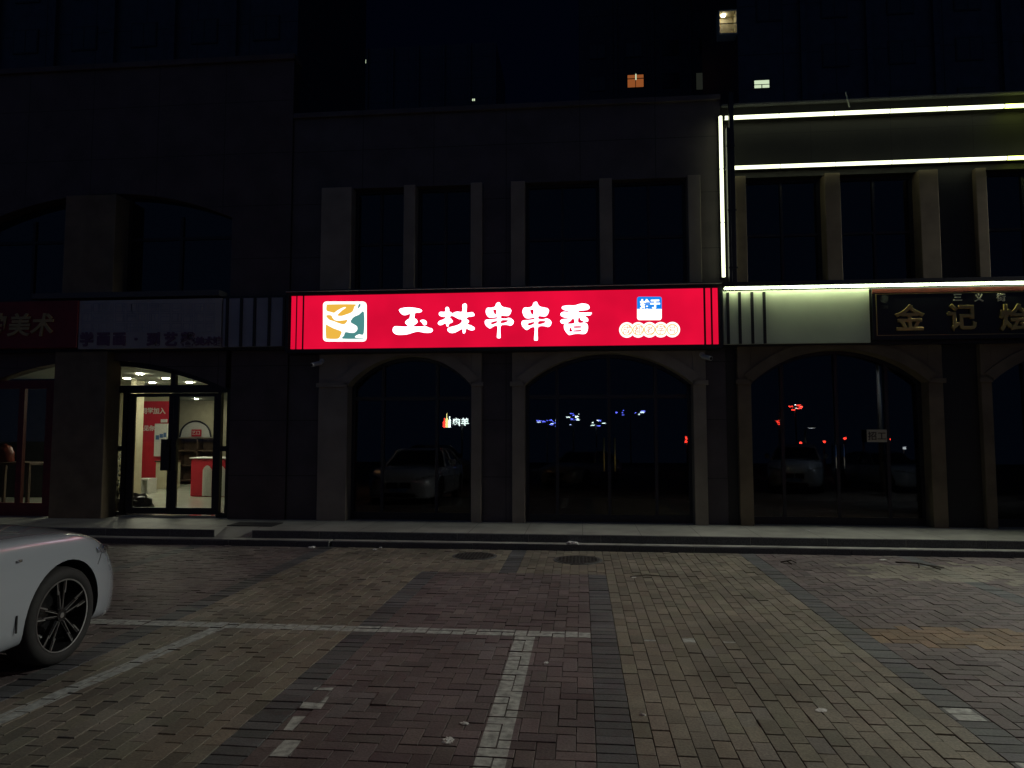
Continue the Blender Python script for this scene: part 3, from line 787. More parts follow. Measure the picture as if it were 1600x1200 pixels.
# display things behind the red framed window
tb = empty('display_table', (F(20, 740, 12.6)[0], 12.6, Z2), 'low dark table behind the red framed window at the left edge', 'table')
zt_ = F(20, 722, 12.6)[1]
MB().box(-.55, .5, -.2, .4, zt_-Z2-.05, zt_-Z2).build('tabletop', 'wood', tb, bevel=.01)
for sx_ in (-.5, .42):
    for sy_ in (-.17, .33): MB().box(sx_, sx_+.05, sy_, sy_+.05, 0, zt_-Z2-.05).build('leg', 'wood', tb)
tag(bmobj(crumple(.16, .12, .26, 3, .08, 8), 'vase', 'redtrim', (F(8, 720, 12.6)[0], 12.6, zt_), True), 'rounded reddish vase on the table behind the red framed window', 'vase')

# ================================================================== SIGNS
SY = 10.95
def P(px, py, Y=SY): return F(px, py, Y)
# ---- lit red sign
sx0, sx1 = P(454.5, 500)[0], P(1122, 500)[0]
sz0, sz1 = P(800, 541.5)[1], P(800, 456.2)[1]
sg = empty('lit_shop_sign', ((sx0+sx1)/2, SY, sz0), 'long glowing red light box sign with white Chinese letters across the middle building', 'sign')
cb = MB(); fo = .085
cb.box(sx0-.08, sx1+.06, SY+.012, WY+.0, sz0-.07, sz1+.10)
cb.build('cabinet', 'black', sg, bevel=.01)
ff = MB()
ff.box(sx0-.08, sx1+.06, SY-.02, SY+.010, sz1+.01, sz1+.07); ff.box(sx0-.08, sx1+.06, SY-.02, SY+.010, sz0-.06, sz0-.008)
ff.box(sx0-.08, sx0-.03, SY-.02, SY+.010, sz0-.008, sz1+.01); ff.box(sx1+.015, sx1+.06, SY-.02, SY+.010, sz0-.008, sz1+.01)
ff.build('frame', 'darkframe', sg)
MB().box(sx0-.08, sx1+.06, SY-.045, SY-.02, sz1+.062, sz1+.070).build('top_trim', 'panel', sg)
def zz_at(px, top):   # keep the sign a true rectangle
    return sz1 if top else sz0
segs = [(455, 461.8), (464.2, 472), (475, 1099.5), (1103, 1110.6), (1113.8, 1122)]
for i, (a, b_) in enumerate(segs):
    MB().box(P(a, 500)[0], P(b_, 500)[0], SY-.002, SY+.010, sz0, sz1).build('lit_panel' if i == 2 else 'lit_stripe', 'red', sg)
def zoomed(L, ox, oy, s): return [P(ox+x/s, oy+y/s) for x, y in L]
YU = [(345,375),(375,335),(450,310),(560,298),(700,305),(820,325),(885,350),(905,380),(885,420),(820,440),(745,445),(730,500),(728,550),(775,580),(800,630),(790,670),(740,715),(705,745),(860,745),(1000,745),(1070,775),(1130,790),(1160,840),(1130,890),(1070,912),(950,910),(800,885),(690,905),(560,945),(420,960),(300,955),(230,915),(200,860),(205,800),(235,755),(290,738),(400,745),(550,745),(505,700),(492,660),(520,610),(590,560),(605,510),(605,470),(540,490),(480,500),(420,480),(375,435)]
YUd = [(840,630),(870,595),(930,585),(985,605),(1015,650),(1010,705),(960,738),(915,725),(900,690),(865,655)]
LIN = [(440,285),(480,310),(495,370),(490,395),(530,410),(560,435),(610,410),(680,395),(775,400),(780,300),(785,240),(820,215),(865,205),(900,235),(905,300),(900,415),(960,415),(1030,410),(1070,440),(1085,485),(1060,520),(1000,530),(920,545),(895,575),(930,590),(955,630),(940,670),(920,690),(1000,720),(1070,760),(1090,800),(1070,840),(1010,858),(950,845),(885,820),(870,890),(840,925),(800,925),(785,880),(780,825),(700,865),(620,905),(530,918),(460,890),(430,840),(445,790),(500,760),(600,735),(700,700),(765,645),(760,600),(700,590),(640,560),(550,515),(505,535),(540,570),(578,635),(545,675),(500,690),(480,720),(465,765),(440,775),(410,750),(390,690),(330,720),(260,735),(215,705),(208,665),(250,615),(330,585),(390,545),(310,535),(250,510),(228,465),(245,420),(290,400),(380,400),(380,340),(400,300)]
CH = [(510,178),(550,190),(580,250),(620,285),(700,305),(780,320),(818,360),(820,400),(790,470),(750,508),(690,518),(600,508),(583,515),(583,552),(680,560),(760,540),(840,575),(880,630),(860,700),(800,745),(720,730),(640,725),(575,745),(565,850),(570,1010),(540,1040),(490,1038),(462,1010),(475,850),(470,750),(400,760),(320,810),(260,790),(200,730),(178,670),(190,610),(230,584),(290,580),(462,563),(462,545),(340,560),(262,540),(220,480),(200,410),(215,345),(260,305),(340,305),(420,280),(450,210)]
CHh = [[(395,375),(450,375),(445,455),(425,450)], [(345,665),(460,635),(462,660),(370,695)], [(575,665),(585,620),(680,612),(725,622),(680,650),(600,668)]]
XI = [(820,245),(850,205),(950,190),(1060,190),(1150,165),(1220,158),(1300,175),(1335,220),(1330,260),(1270,290),(1150,300),(1150,315),(1280,318),(1360,318),(1378,340),(1340,385),(1260,390),(1300,420),(1315,460),(1300,493),(1255,503),(1290,520),(1310,580),(1300,650),(1270,700),(1220,718),(1120,712),(1040,720),(960,735),(910,690),(870,630),(860,560),(870,535),(830,530),(800,500),(800,465),(845,438),(930,428),(870,420),(815,395),(798,355),(825,318),(880,303),(945,312),(860,285)]
XIh = [[(1035,440),(1045,510),(940,518),(985,490)], [(1140,420),(1165,465),(1220,495),(1135,500)], [(990,600),(975,640),(985,660),(1015,655),(1000,635)], [(1060,578),(1165,576),(1165,590),(1060,592)], [(1050,652),(1165,645),(1165,658),(1050,660)]]
LT = SY-.012
outline('letter', [zoomed(YU, 600, 460, 15)], LT, 'white_l', sg, .02, 4, -.009)
outline('letter_dot', [zoomed(YUd, 600, 460, 15)], LT, 'white_l', sg, .02, 4, -.009)
outline('letter', [zoomed(LIN, 670, 460, 15)], LT, 'white_l', sg, .02, 4, -.009)
outline('letter', [zoomed(CH, 745, 460, 15)]+[zoomed(h_, 745, 460, 15) for h_ in CHh], LT, 'white_l', sg, .02, 3, -.009)
c2 = lambda L: [((x-515)*1.035+(837.4-805)*15, (y-178)*1.08+(470.9-460)*15) for x, y in L]
outline('letter', [zoomed(c2(CH), 805, 460, 15)]+[zoomed(c2(h_), 805, 460, 15) for h_ in CHh], LT, 'white_l', sg, .02, 3, -.009)
outline('letter', [zoomed(XI, 805, 460, 11.43)]+[zoomed(h_, 805, 460, 11.43) for h_ in XIh], LT, 'white_l', sg, .02, 3, -.009)
def rrect(x0, x1, y0, y1, r, n=5):
    out = []
    for cx, cy, a0 in ((x1-r, y0+r, -90), (x1-r, y1-r, 0), (x0+r, y1-r, 90), (x0+r, y0+r, 180)):
        for i in range(n+1):
            a_ = R(a0+90*i/n); out.append((cx+r*math.cos(a_), cy+r*math.sin(a_)))
    return out
lo = lambda L: zoomed(L, 490, 460, 12.31)
outline('logo_plate', [lo(rrect(188, 1022, 140, 908, 70))], LT+.002, 'white_s', sg, .014, 0)
for L, m_ in (([(260,215),(290,198),(800,195),(790,240),(750,340),(620,395),(540,418),(470,410),(490,375),(560,310),(630,260),(600,248),(520,280),(440,330),(400,358),(330,340),(258,315)], 'yellow_l'),
              ([(250,420),(290,400),(350,410),(370,450),(420,500),(500,510),(600,500),(655,490),(640,540),(590,578),(500,560),(400,520),(310,490)], 'yellow_l'),
              ([(245,595),(300,610),(400,660),(540,715),(530,780),(500,840),(440,860),(280,855),(248,820)], 'yellow_l'),
              ([(975,345),(972,750),(880,770),(805,810),(830,840),(955,846),(955,856),(570,855),(590,800),(620,730),(700,740),(790,740),(845,690),(850,640),(820,600),(720,535),(780,440),(880,395)], 'teal_l'),
              ([(880,190),(915,200),(890,250),(862,280),(865,230)], 'teal_l')):
    outline('logo_mark', [lo(L)], LT-.008, m_, sg, .004, 3)
bd = lambda L: zoomed(L, 960, 450, 13.333)
outline('badge_top', [bd([(470, 440)]+[p for p in rrect(470, 985, 185, 600, 45)[18:24]]+rrect(470, 985, 185, 600, 45)[0:6]+[(985, 440)])], LT+.002, 'blue_l', sg, .014, 0)
outline('badge_bottom', [bd(rrect(472, 983, 380, 670, 50)[6:18]+[(472, 441), (983, 441)])], LT+.002, 'white_s', sg, .014, 0)
c = P(960+737/13.33, 450+338/13.33); text('badge_writing', '始于', c[0], c[1], LT-.007, .15, 'white_s', sg, .004, .008)
for i, cx in enumerate((258, 495, 730, 965, 1205)):
    ring = [(cx+160*math.cos(2*PI*k/28), 877+160*math.sin(2*PI*k/28)-i*2) for k in range(28)]
    outline('round_plate', [bd(ring)], LT+.001*i, 'white_s', sg, .01, 0)
    rg = [(cx+118*math.cos(2*PI*k/28), 877+118*math.sin(2*PI*k/28)-i*2) for k in range(28)]; rh = [(cx+98*math.cos(2*PI*k/28), 877+98*math.sin(2*PI*k/28)-i*2) for k in range(28)]
    outline('plate_ring', [bd(rg), bd(rh)], LT-.009, 'pyellow', sg, .003, 0)
    c = P(960+cx/13.33, 450+(877-i*2)/13.33); text('plate_writing', '成都老字号'[i], c[0], c[1], LT-.011, .135, 'orange_l', sg, .003)
reparent(sg)

# ---- fascia band panels left and right
def stripes(root, xs, z0, z1, w, y, m_='black'):
    for X in xs: MB().box(X-w/2, X+w/2, y-.02, y+.0, z0, z1).build('stripe', m_, root)
bz0, bz1 = P(1250, 536)[1], P(1250, 452.5)[1]
gp = empty('blank_shop_sign', (P(1245, 500)[0], SY, bz0), 'blank pale green lit sign board with four dark stripes, right of the red sign', 'sign')
gx0_, gx1_ = P(1131, 500)[0], P(1360.5, 500)[0]
MB().box(gx0_, gx1_, SY+.03, SY+.10, bz0, bz1).build('sheet', 'panel', gp)
for px in (1138, 1156.5, 1176, 1195): MB().box(P(px, 500)[0]-.02, P(px, 500)[0]+.02, SY+.0, SY+.028, bz0, bz1-.02).build('stripe', 'black', gp)
reparent(gp)
# soffit and box of the fascia band, right
bb = MB(); bb.box(sx1+.075, 13, SY+.11, WY-.001, bz0-.02, bz1+.12)
bb.box(sx1+.075, 13, SY-.08, SY+.11, bz1+.06, bz1+.12)
tag(bb.build('fascia_box', 'black'), 'black boxed fascia running behind the pale panel and the black sign on the right', 'fascia')
# ---- black sign with gold letters
kx0, kx1 = P(1362, 490)[0], P(1362, 490)[0]+4.35
kz0, kz1 = P(1400, 531)[1], P(1400, 450.5)[1]
ks = empty('black_shop_sign', ((kx0+kx1)/2, SY, kz0), 'black lacquered sign board with raised gold Chinese characters at the right edge', 'sign')
MB().box(kx0, kx1, SY-.03, SY+.10, kz0, kz1).build('board', 'lacquer', ks, bevel=.004)
MB().box(kx0, kx1, SY-.045, SY-.031, kz1-.075, kz1-.015).build('top_band', 'redtrim', ks)
gb = MB(); zt, zb = kz1-.085, kz0+.06
gb.box(kx0+.05, kx1-.05, SY-.042, SY-.031, zt-.012, zt); gb.box(kx0+.05, kx1-.05, SY-.042, SY-.031, zb, zb+.008)
gb.box(kx0+.05, kx0+.06, SY-.042, SY-.031, zb+.008, zt-.012); gb.box(kx1-.06, kx1-.05, SY-.042, SY-.031, zb+.008, zt-.012)
gb.build('gold_border', 'gold', ks)
for ch, px in (('金', 1419), ('记', 1500), ('烩', 1581)):
    c = P(px, 497); text('letter', ch, c[0], c[1], SY-.05, .405, 'gold', ks, .02, .004, bevel=.007)
c = P(1581, 497)
for k, ch in enumerate(('面', '馆')): text('letter', ch, c[0]+.78*(k+1), c[1], SY-.05, .405, 'gold', ks, .02, .004, bevel=.007)
for ch, px in (('三', 1494), ('义', 1527), ('街', 1561)):
    c = P(px, 465.5); text('small_letter', ch, c[0], c[1], SY-.045, .125, 'goldlit', ks, .02, .002)
c = P(1380, 468); ec = MB(); ec.disc((c[0], SY-.04, c[1]), .06, .008, 'y', 16)
for k in range(3): ec.box(c[0]-.05, c[0]+.05, SY-.038, SY-.031, c[1]-.10-.02*k, c[1]-.092-.02*k)
ec.build('emblem', 'iron', ks)
reparent(ks)

# ---- left fascia: striped panel, white board, red board
lz0, lz1 = P(400, 541)[1], P(400, 465)[1]
sp_ = empty('blank_shop_sign', (P(400, 500)[0], SY, lz0), 'dim grey sign board with five dark stripes just left of the lit red sign', 'sign')
MB().box(P(347, 500)[0], P(447, 500)[0], SY+.03, SY+.12, lz0, lz1).build('sheet', 'panel2', sp_)
for px in (354, 376, 397, 420, 443): MB().box(P(px, 500)[0]-.02, P(px, 500)[0]+.02, SY+.0, SY+.028, lz0, lz1).build('stripe', 'black', sp_)
reparent(sp_)
wb = empty('white_shop_sign', (P(235, 500)[0], SY, lz0), 'dim white sign board with a row of dark purple characters above the lit shop entrance', 'sign')
zA, zB = P(235, 544)[1], P(235, 468)[1]
MB().box(P(123.5, 500)[0], P(345.5, 500)[0], SY, SY+.12, zA, zB).build('board', 'wpanel', wb)
for (ch, px) in zip('学画画·到艺馨', (134, 160, 185, 211, 238, 265, 292)):
    c = P(px+2, 530); text('letter', ch, c[0], c[1], SY-.01, .235, 'purple', wb, .02, .010)
c = P(326, 533); text('small_letter', '美术馆', c[0], c[1], SY-.01, .15, 'purple', wb, .02, .005)
# pale fretwork squares pressed in the board
fw_ = MB(); rnd = random.Random(2)
for i in range(12):
    for j in range(3):
        px0_, py0_ = 128+i*17.6, 474+j*15.5
        A = P(px0_, py0_); B_ = P(px0_+15, py0_+13.5)
        x0, x1, z1, z0 = A[0], B_[0], A[1], B_[1]; w = .012
        for (p_, q_, r_, s_) in ((x0, x1, z1-w, z1), (x0, x1, z0, z0+w), (x0, x0+w, z0+w, z1-w), (x1-w, x1, z0+w, z1-w)): fw_.box(p_, q_, SY-.006, SY-.0005, r_, s_)
        for k in range(rnd.randint(1, 3)):
            t = rnd.uniform(.2, .8)
            if rnd.random() < .5: fw_.box(x0+w, x1-w, SY-.006, SY-.0005, z0+(z1-z0)*t-.006, z0+(z1-z0)*t+.006)
            else: X = x0+(x1-x0)*t; fw_.box(X-.006, X+.006, SY-.008, SY-.0005, z0+w, z1-w)
fw_.build('fretwork', 'panel2', wb)
reparent(wb)
rbd = empty('red_shop_sign', (P(60, 500)[0], SY, lz0), 'unlit dark red sign board with brushed gold characters at the left edge', 'sign')
MB().box(P(123, 500)[0]-3.6, P(123, 500)[0], SY-.03, SY+.12, P(60, 544)[1], P(60, 471)[1]).build('board', 'redboard', rbd, bevel=.006)
for ch, px in (('坤', -4), ('美', 33), ('术', 69)):
    c = P(px, 508); text('letter', ch, c[0], c[1], SY-.045, .40, 'goldflat', rbd, .02, .009, shear=.15)
reparent(rbd)
tag(MB().box(-16, sx0-.09, SY+.13, LY-.001, lz0-.04, lz1+.06).build('fascia_box', 'black'), 'black boxed fascia behind the unlit sign boards on the left', 'fascia')

# ---- light strips on the right building
LGY = 11.10
def strip(label, pts_px, seg_n, m_, r, base_w=.03, extend=None, ym=None):
    (x0, z0), (x1, z1) = pts_px
    e = empty('light_strip', (x0, LGY, z0), label, 'light strip')
    L = math.hypot(x1-x0, z1-z0); n = max(1, round(L/seg_n)); hor = abs(x1-x0) > abs(z1-z0)
    for k in range(n):
        t0, t1 = k/n, (k+1)/n; g_ = .003/L
        a = (x0+(x1-x0)*(t0+g_), z0+(z1-z0)*(t0+g_)); b_ = (x0+(x1-x0)*(t1-g_), z0+(z1-z0)*(t1-g_))
        mm_ = m_
        if ym and a[0] > ym: mm_ = 'led_y'
        mb = MB(); mb.tube([(a[0], LGY, a[1]), (b_[0], LGY, b_[1])], r, 10); mb.build('tube', mm_, e, smooth=True)
        for (q0, q1) in ((t0, t0+g_), (t1-g_, t1)):
            pass
        cx_, cz_ = x0+(x1-x0)*t0, z0+(z1-z0)*t0
        MB().box(cx_-(.0025 if hor else r*1.1), cx_+(.0025 if hor else r*1.1), LGY-r*1.1, WY, cz_-(r*1.1 if hor else .0025), cz_+(r*1.1 if hor else .0025)).build('bracket', 'black', e)
    # mounting channel
    if hor: MB().box(x0, x1, LGY+r+.004, WY-.001, z0-r*.8, z0+r*.8).build('channel', 'rightwall', e)
    else: MB().box(x0-r*.8, x0+r*.8, LGY+r+.004, WY-.001, z1, z0).build('channel', 'rightwall', e)
    return reparent(e)
Q = lambda px, py: F(px, py, LGY)
vx = Q(1128.3, 310)[0]; zT, zM, zB_ = Q(1350, 175.2)[1], Q(1350, 255)[1], Q(1129, 433)[1]
endx = 10.5
strip('upper of the two long horizontal white light strips, just under the roof edge', ((vx+.06, zT), (endx, zT)), .85, 'led', .030, ym=Q(1500, 200)[0])
strip('lower of the two long horizontal white light strips, above the upper windows', ((vx+.06, zM), (endx, zM)), .85, 'led', .028, ym=Q(1510, 200)[0])
strip('vertical white light strip at the corner above the end of the red sign', ((vx, zT+.03), (vx, zB_)), .85, 'led', .027)
# thin strip along the top of the pale fascia panel
ts = empty('light_strip', (gx0_, SY, bz1), 'thin white light strip along the top edge of the pale panel and black sign', 'light strip')
n = 9; x0 = gx0_; zt = bz1+.025
for k in range(n):
    a = x0+k*.82; MB().tube([(a+.006, SY-.06, zt), (a+.814, SY-.06, zt)], .014, 8).build('tube', 'led_s', ts, smooth=True)
MB().box(x0, x0+n*.82, SY-.12, SY+.06, zt+.017, zt+.03).build('channel', 'darkframe', ts)
reparent(ts)

# ---- black downpipe and cable duct in front of the strips
dp = empty('downpipe', (Q(1143, 300)[0], 11.0, 4), 'black square downpipe running down the joint between the middle and right buildings', 'downpipe')
DY = 10.98
MB().box(F(1142, 300, DY)[0], F(1149, 300, DY)[0], DY, DY+.09, bz1+.13, F(1145, 168, DY)[1]+.25).build('pipe', 'black', dp, bevel=.004)
MB().box(F(1137, 300, DY)[0], F(1141.5, 300, DY)[0], DY-.01, DY+.1, bz1+.13, F(1140, 199, DY)[1]).build('duct', 'black', dp, bevel=.004)
for py in (230, 330, 420): 
    z = F(1143, py, DY)[1]; MB().box(F(1136, 300, DY)[0], F(1150, 300, DY)[0], DY-.016, DY-.0105, z, z+.03).build('clamp', 'darkframe', dp)
reparent(dp)
# small bent cable over the roof edge and a thin wire
cp = Q(1322, 158); cc = MB(); cc.tube([(cp[0]+.03, 11.05, cp[1]-.12), (cp[0], 11.03, cp[1]-.02), (cp[0]-.02, 11.05, cp[1]+.12)], .010, 6)
tag(cc.build('loose_cable', 'panel'), 'short pale loose cable sticking up over the roof edge above the upper light strip', 'cable')

# ---- security cameras
def seccam(px, py, label, sgn):
    x, z = F(px, py, PY-.02)
    e = empty('security_camera', (x, PY, z), label, 'camera', 'security cameras under the fascia')
    MB().disc((0, -.03, .03), .04, .03, 'y', 14).build('mount', 'whitep', e)
    MB().tube([(0, -.05, .03), (0, -.09, .0)], .012, 8).build('bracket', 'whitep', e)
    b_ = MB(); b_.tube([(0, -.05, .0), (sgn*.10, -.20, -.05)], .035, 14); b_.build('body', 'whitep', e, smooth=False)
    MB().tube([(sgn*.10, -.2005, -.05), (sgn*.104, -.206, -.052)], .025, 12).build('lens', 'black', e)
    return e
seccam(503, 567, 'small white security camera under the left end of the red sign', -1)
seccam(1097, 557, 'small white security camera under the right end of the red sign', 1)

# ---- paper notice in window
nx, nz_ = F(1370, 681, GY-.1)
pn_ = empty('paper_notice', (nx, GY-.1, nz_), 'small yellowed paper notice with dark writing stuck on the right arched window', 'notice')
MB().box(-.145, .145, -.002, 0, -.095, .095).build('sheet', 'plaster', pn_)
text('writing', '招工', 0, 0, -.006, .135, 'wood', pn_, .003, .002)

# ================================================================== SMALL GROUND THINGS
for (c, r_), lab in zip(covers, ('round cast manhole cover near the kerb, the left of the two', 'round cast manhole cover near the kerb, right of its twin')):
    e = empty('manhole_cover', (c[0], c[1], -.009), lab, 'manhole cover', 'manhole covers')
    MB().disc((0, 0, 0), r_, .014, 'z', 40).build('frame', 'granite', e)
    d_ = MB(); d_.disc((0, 0, .0145), r_-.035, .005, 'z', 36)
    for i in range(-5, 6):
        for j in range(-5, 6):
            if math.hypot(i, j)*.045 < r_-.06: d_.box(i*.045-.013, i*.045+.013, j*.045-.013, j*.045+.013, .0195, .0225)
    d_.build('lid', 'iron', e)
def litter(px, py, z, r_, seed, label, name='crumpled_tissue', flat=.5, cat='litter', m_='paper'):
    x, y_ = G(px, py, z); r_ *= .75; flat *= .7; o = bmobj(crumple(r_, r_*.7, r_*flat, 3, .34, seed), name, m_, (x, y_, z+.001)); o.rotation_euler.z = seed*1.3
    return tag(o, label, cat, None)
litter(487, 856, 0, .062, 3, 'crumpled white tissue lying against the kerb under the left end of the red sign')
litter(586, 859, 0, .055, 4, 'flattened white paper scrap on the paving by the kerb, right of the tissue', 'paper_scrap', .25)
litter(595, 856, 0, .04, 6, 'small white paper ball touching the kerb beside the flattened scrap')
litter(895, 849.5, Z1+.008, .13, 9, 'large crumpled white paper on the lower step behind the manhole cover', 'crumpled_paper', .28)
litter(700, 1158, 0, .05, 11, 'crinkled clear plastic wrapper on the blocks left of the parking line, nearest the viewer', 'plastic_wrapper', .3)
litter(726, 1131, 0, .03, 12, 'small torn wrapper piece just beyond the crinkled wrapper', 'plastic_wrapper', .3)
litter(853, 1037, 0, .028, 13, 'small grey paper pellet right of the parking line', 'paper_scrap', .6)
litter(1004, 1118, 0, .024, 14, 'tiny pale paper pellet on the tan blocks right of the dark band', 'paper_scrap', .6)
litter(1284, 1110, 0, .045, 15, 'flat torn paper scrap on the tan blocks at the lower right', 'paper_scrap', .12)
litter(1262, 829, Z2+.006, .05, 16, 'small paper scrap on the raised pavement before the right arched window', 'paper_scrap', .2)
litter(1380, 875, 0, .05, 17, 'small white scrap among the twigs by the right kerb', 'paper_scrap', .3)
litter(990, 902, 0, .05, 18, 'small torn paper beside the thin bent twig in the tan bay', 'paper_scrap', .12)
def twig(pts, label, r_=.006, name='twig'):
    mb = MB()
    for L in pts: mb.tube([(*G(px, py, z), z+.006) for px, py, z in L], [r_*(1-.5*i/len(L)) for i in range(len(L))], 6)
    return tag(mb.build(name, 'twig'), label, 'twig')
twig([[(985, 902, 0), (1010, 899, .01), (1035, 901, .0), (1060, 902, .0)]], 'thin bent twig lying on the tan blocks')
twig([[(1400, 879, .0), (1436, 881, .04), (1450, 884, .03), (1470, 891, 0)], [(1436, 881, .04), (1436, 888, .0)], [(1450, 884, .03), (1475, 888, .0)]], 'forked dead twig on the dusty paving by the right kerb', .01)
twig([[(1220, 879, .0), (1236, 876, .04), (1244, 880, .0)], [(1229, 877, .02), (1237, 882, 0)]], 'short crooked dead twig at the foot of the kerb, left of the forked one', .009)
# dark floor mat by the shop entrance
a, b_ = G(330, 829, Z2), G(446, 822, Z2)
tag(MB().box(a[0], b_[0]-.15, 10.35, 10.75, Z2+.0065, Z2+.018).build('door_mat', 'slabdark', bevel=.003), 'worn dark mat lying on the pavement right of the lit shop entrance', 'mat')

# ================================================================== CARS
def car(name, label, paint, kind='sedan', group=None):
    """front axle at y=0, nose towards +y, ground z=0"""
    hwid = .915; WB = 2.85
    sta = [  # y, half width, bottom z, shoulder z, shoulder inset, top z at centre
     (.865, .36, .30, .54, .03, .57), (.84, .58, .19, .60, .10, .66), (.78, .71, .14, .665, .15, .75), (.67, .79, .13, .72, .14, .82),
     (.50, .858, .15, .785, .09, .875), (.25, .90, .19, .85, .045, .925), (0, .912, .19, .885, .045, .955), (-.3, .915, .19, .905, .045, .975),
     (-.6, .915, .18, .915, .045, .99), (-1.0, .915, .18, .92, .045, 1.00), (-1.8, .915, .18, .93, .05, 1.0), (-2.6, .915, .19, .95, .05, 1.0),
     (-3.1, .905, .19, .965, .06, 1.02), (-3.5, .88, .2, .975, .07, 1.04), (-3.78, .83, .26, .95, .08, 1.03), (-3.84, .70, .35, .85, .06, .92)]
    up_ = 1.0
    if kind == 'suv': sta = [(y, w*1.01, b+.05, s*1.18, i, t*1.2) for y, w, b, s, i, t in sta]; up_ = 1.18
    bm = bmesh.new(); rings = []
    for (y, w, zb, zs, ins, zt) in sta:
        h = zs-zb
        half = [(0, zb), (w*.8, zb), (w-.045, zb+.03), (w-.012, zb+h*.18), (w, zb+h*.45), (w-.004, zb+h*.66), (w-ins*.35, zs-.10*h-.02), (w-ins*.75, zs-.012), (w-ins-.05, zs+.012), (w*.62, zs+(zt-zs)*.62), (w*.30, zs+(zt-zs)*.93), (0, zt)]
        ring = [bm.verts.new((x, y, z)) for x, z in half]+[bm.verts.new((-x, y, z)) for x, z in half[-2:0:-1]]
        rings.append(ring)
    for a_, b2 in zip(rings, rings[1:]):
        n = len(a_)
        for k in range(n): bm.faces.new((a_[k], a_[(k+1) % n], b2[(k+1) % n], b2[k]))
    bm.faces.new(rings[0][::-1]); bm.faces.new(rings[-1])
    bmesh.ops.recalc_face_normals(bm, faces=bm.faces)
    me = bpy.data.meshes.new('body'); bm.to_mesh(me); bm.free()
    tmp = bpy.data.objects.new('tmp', me); C.objects.link(tmp)
    ss = tmp.modifiers.new('s', 'SUBSURF'); ss.levels = 2; ss.render_levels = 2
    R_ = .375*(1.06 if kind == 'suv' else 1)
    cut = MB()
    for yy in (0, -WB):
        for sx_ in (-1, 1):
            cut.tube([(sx_*.62, yy, .335), (sx_*1.1, yy, .335)], R_, 40)
    cobj = cut.build('cut', 'black')
    bo = tmp.modifiers.new('b', 'BOOLEAN'); bo.object = cobj; bo.operation = 'DIFFERENCE'; bo.solver = 'EXACT'
    bpy.context.view_layer.update()
    me2 = bpy.data.meshes.new_from_object(tmp.evaluated_get(bpy.context.evaluated_depsgraph_get()))
    bpy.data.objects.remove(tmp); bpy.data.objects.remove(cobj)
    me2.materials.clear(); me2.materials.append(M[paint]); me2.materials.append(M['black'])
    for p in me2.polygons:
        p.use_smooth = True
        c_ = p.center
        for yy in (0, -WB):
            d = math.hypot(c_.y-yy, c_.z-.335)
            if d < R_-.004 or (abs(c_.x) < .64 and d < R_+.03 and c_.z < .7 and abs(c_.x) > .5): p.material_index = 1
            elif d < R_+.002 and abs(c_.x) < .895 and abs(c_.x) > .6 and abs(p.normal.x) < .5: p.material_index = 1
    me2.set_sharp_from_angle(angle=R(35))
    root = empty(name, (0, 0, 0), label, 'car', group)
    body = bpy.data.objects.new('body', me2); link(body, root)
    from mathutils.bvhtree import BVHTree
    bvh = BVHTree.FromPolygons([v.co for v in me2.vertices], [tuple(p.vertices) for p in me2.polygons])
    # wheel arch lip
    for yy in (0, -WB):
        for sx_ in (-1, 1):
            pass
    # greenhouse
    g_ = MB(); u = up_
    prof = [(-.86, .97*u), (-1.35, 1.36*u), (-1.75, 1.43*u), (-2.35, 1.43*u), (-2.9, 1.34*u), (-3.45, 1.02*u)]
    if kind == 'suv': prof = [(-.55, 1.08), (-1.2, 1.55), (-1.6, 1.68), (-2.6, 1.70), (-3.3, 1.62), (-3.65, 1.15)]
    bmg = bmesh.new(); rr = []
    for (y, z) in prof:
        f_ = (z-prof[0][1])/(prof[2][1]-prof[0][1]); wt = .82-.24*max(0, f_)
        rr.append([bmg.verts.new(q) for q in ((-.84, y, .88*u), (-wt, y, z-.03), (-wt*.6, y, z), (wt*.6, y, z), (wt, y, z-.03), (.84, y, .88*u))])
    for a_, b2 in zip(rr, rr[1:]):
        for k in range(5): bmg.faces.new((a_[k], a_[k+1], b2[k+1], b2[k]))
    bmesh.ops.recalc_face_normals(bmg, faces=bmg.faces)
    mg = bpy.data.meshes.new('cabin'); bmg.to_mesh(mg); bmg.free(); mg.materials.append(M['carglass']); mg.materials.append(M[paint])
    for p in mg.polygons:
        if p.normal.z > .85 and p.center.z > 1.3*u*.97: p.material_index = 1
    go = bpy.data.objects.new('cabin', mg); link(go, root)
    # pillars
    pl_ = MB()
    for sx_ in (-1, 1):
        pl_.tube([(sx_*.82, prof[0][0], prof[0][1]-.03), (sx_*.64, prof[1][0], prof[1][1]-.02), (sx_*.60, prof[2][0], prof[2][1]-.03), (sx_*.60, prof[3][0], prof[3][1]-.03), (sx_*.64, prof[4][0], prof[4][1]-.03), (sx_*.80, prof[5][0], prof[5][1]-.05)], .035, 8)
        pl_.tube([(sx_*.845, -1.9, .9*u), (sx_*.60, -1.95, prof[2][1]-.02)], .035, 8)
    pl_.build('pillars', paint, root, smooth=True)
    # wheels
    def wheel(sx_, yy):
        t = MB(); n = 48
        prof_t = [(.245, .70), (.30, .675), (.322, .69), (.33, .72), (.33, .84), (.322, .872), (.30, .888), (.268, .89), (.25, .882), (.242, .87)]
        vs, fs = [], []
        for k in range(n):
            a_ = 2*PI*k/n
            for (r__, x) in prof_t: vs.append((sx_*x, yy+r__*math.cos(a_), .33+r__*math.sin(a_)))
        m_ = len(prof_t)
        for k in range(n):
            for q in range(m_-1): fs.append((k*m_+q, k*m_+q+1, ((k+1) % n)*m_+q+1, ((k+1) % n)*m_+q))
        t.add(vs, fs); w_ = t.build('wheel', 'rubber', root, smooth=True)
        rb_ = MB()
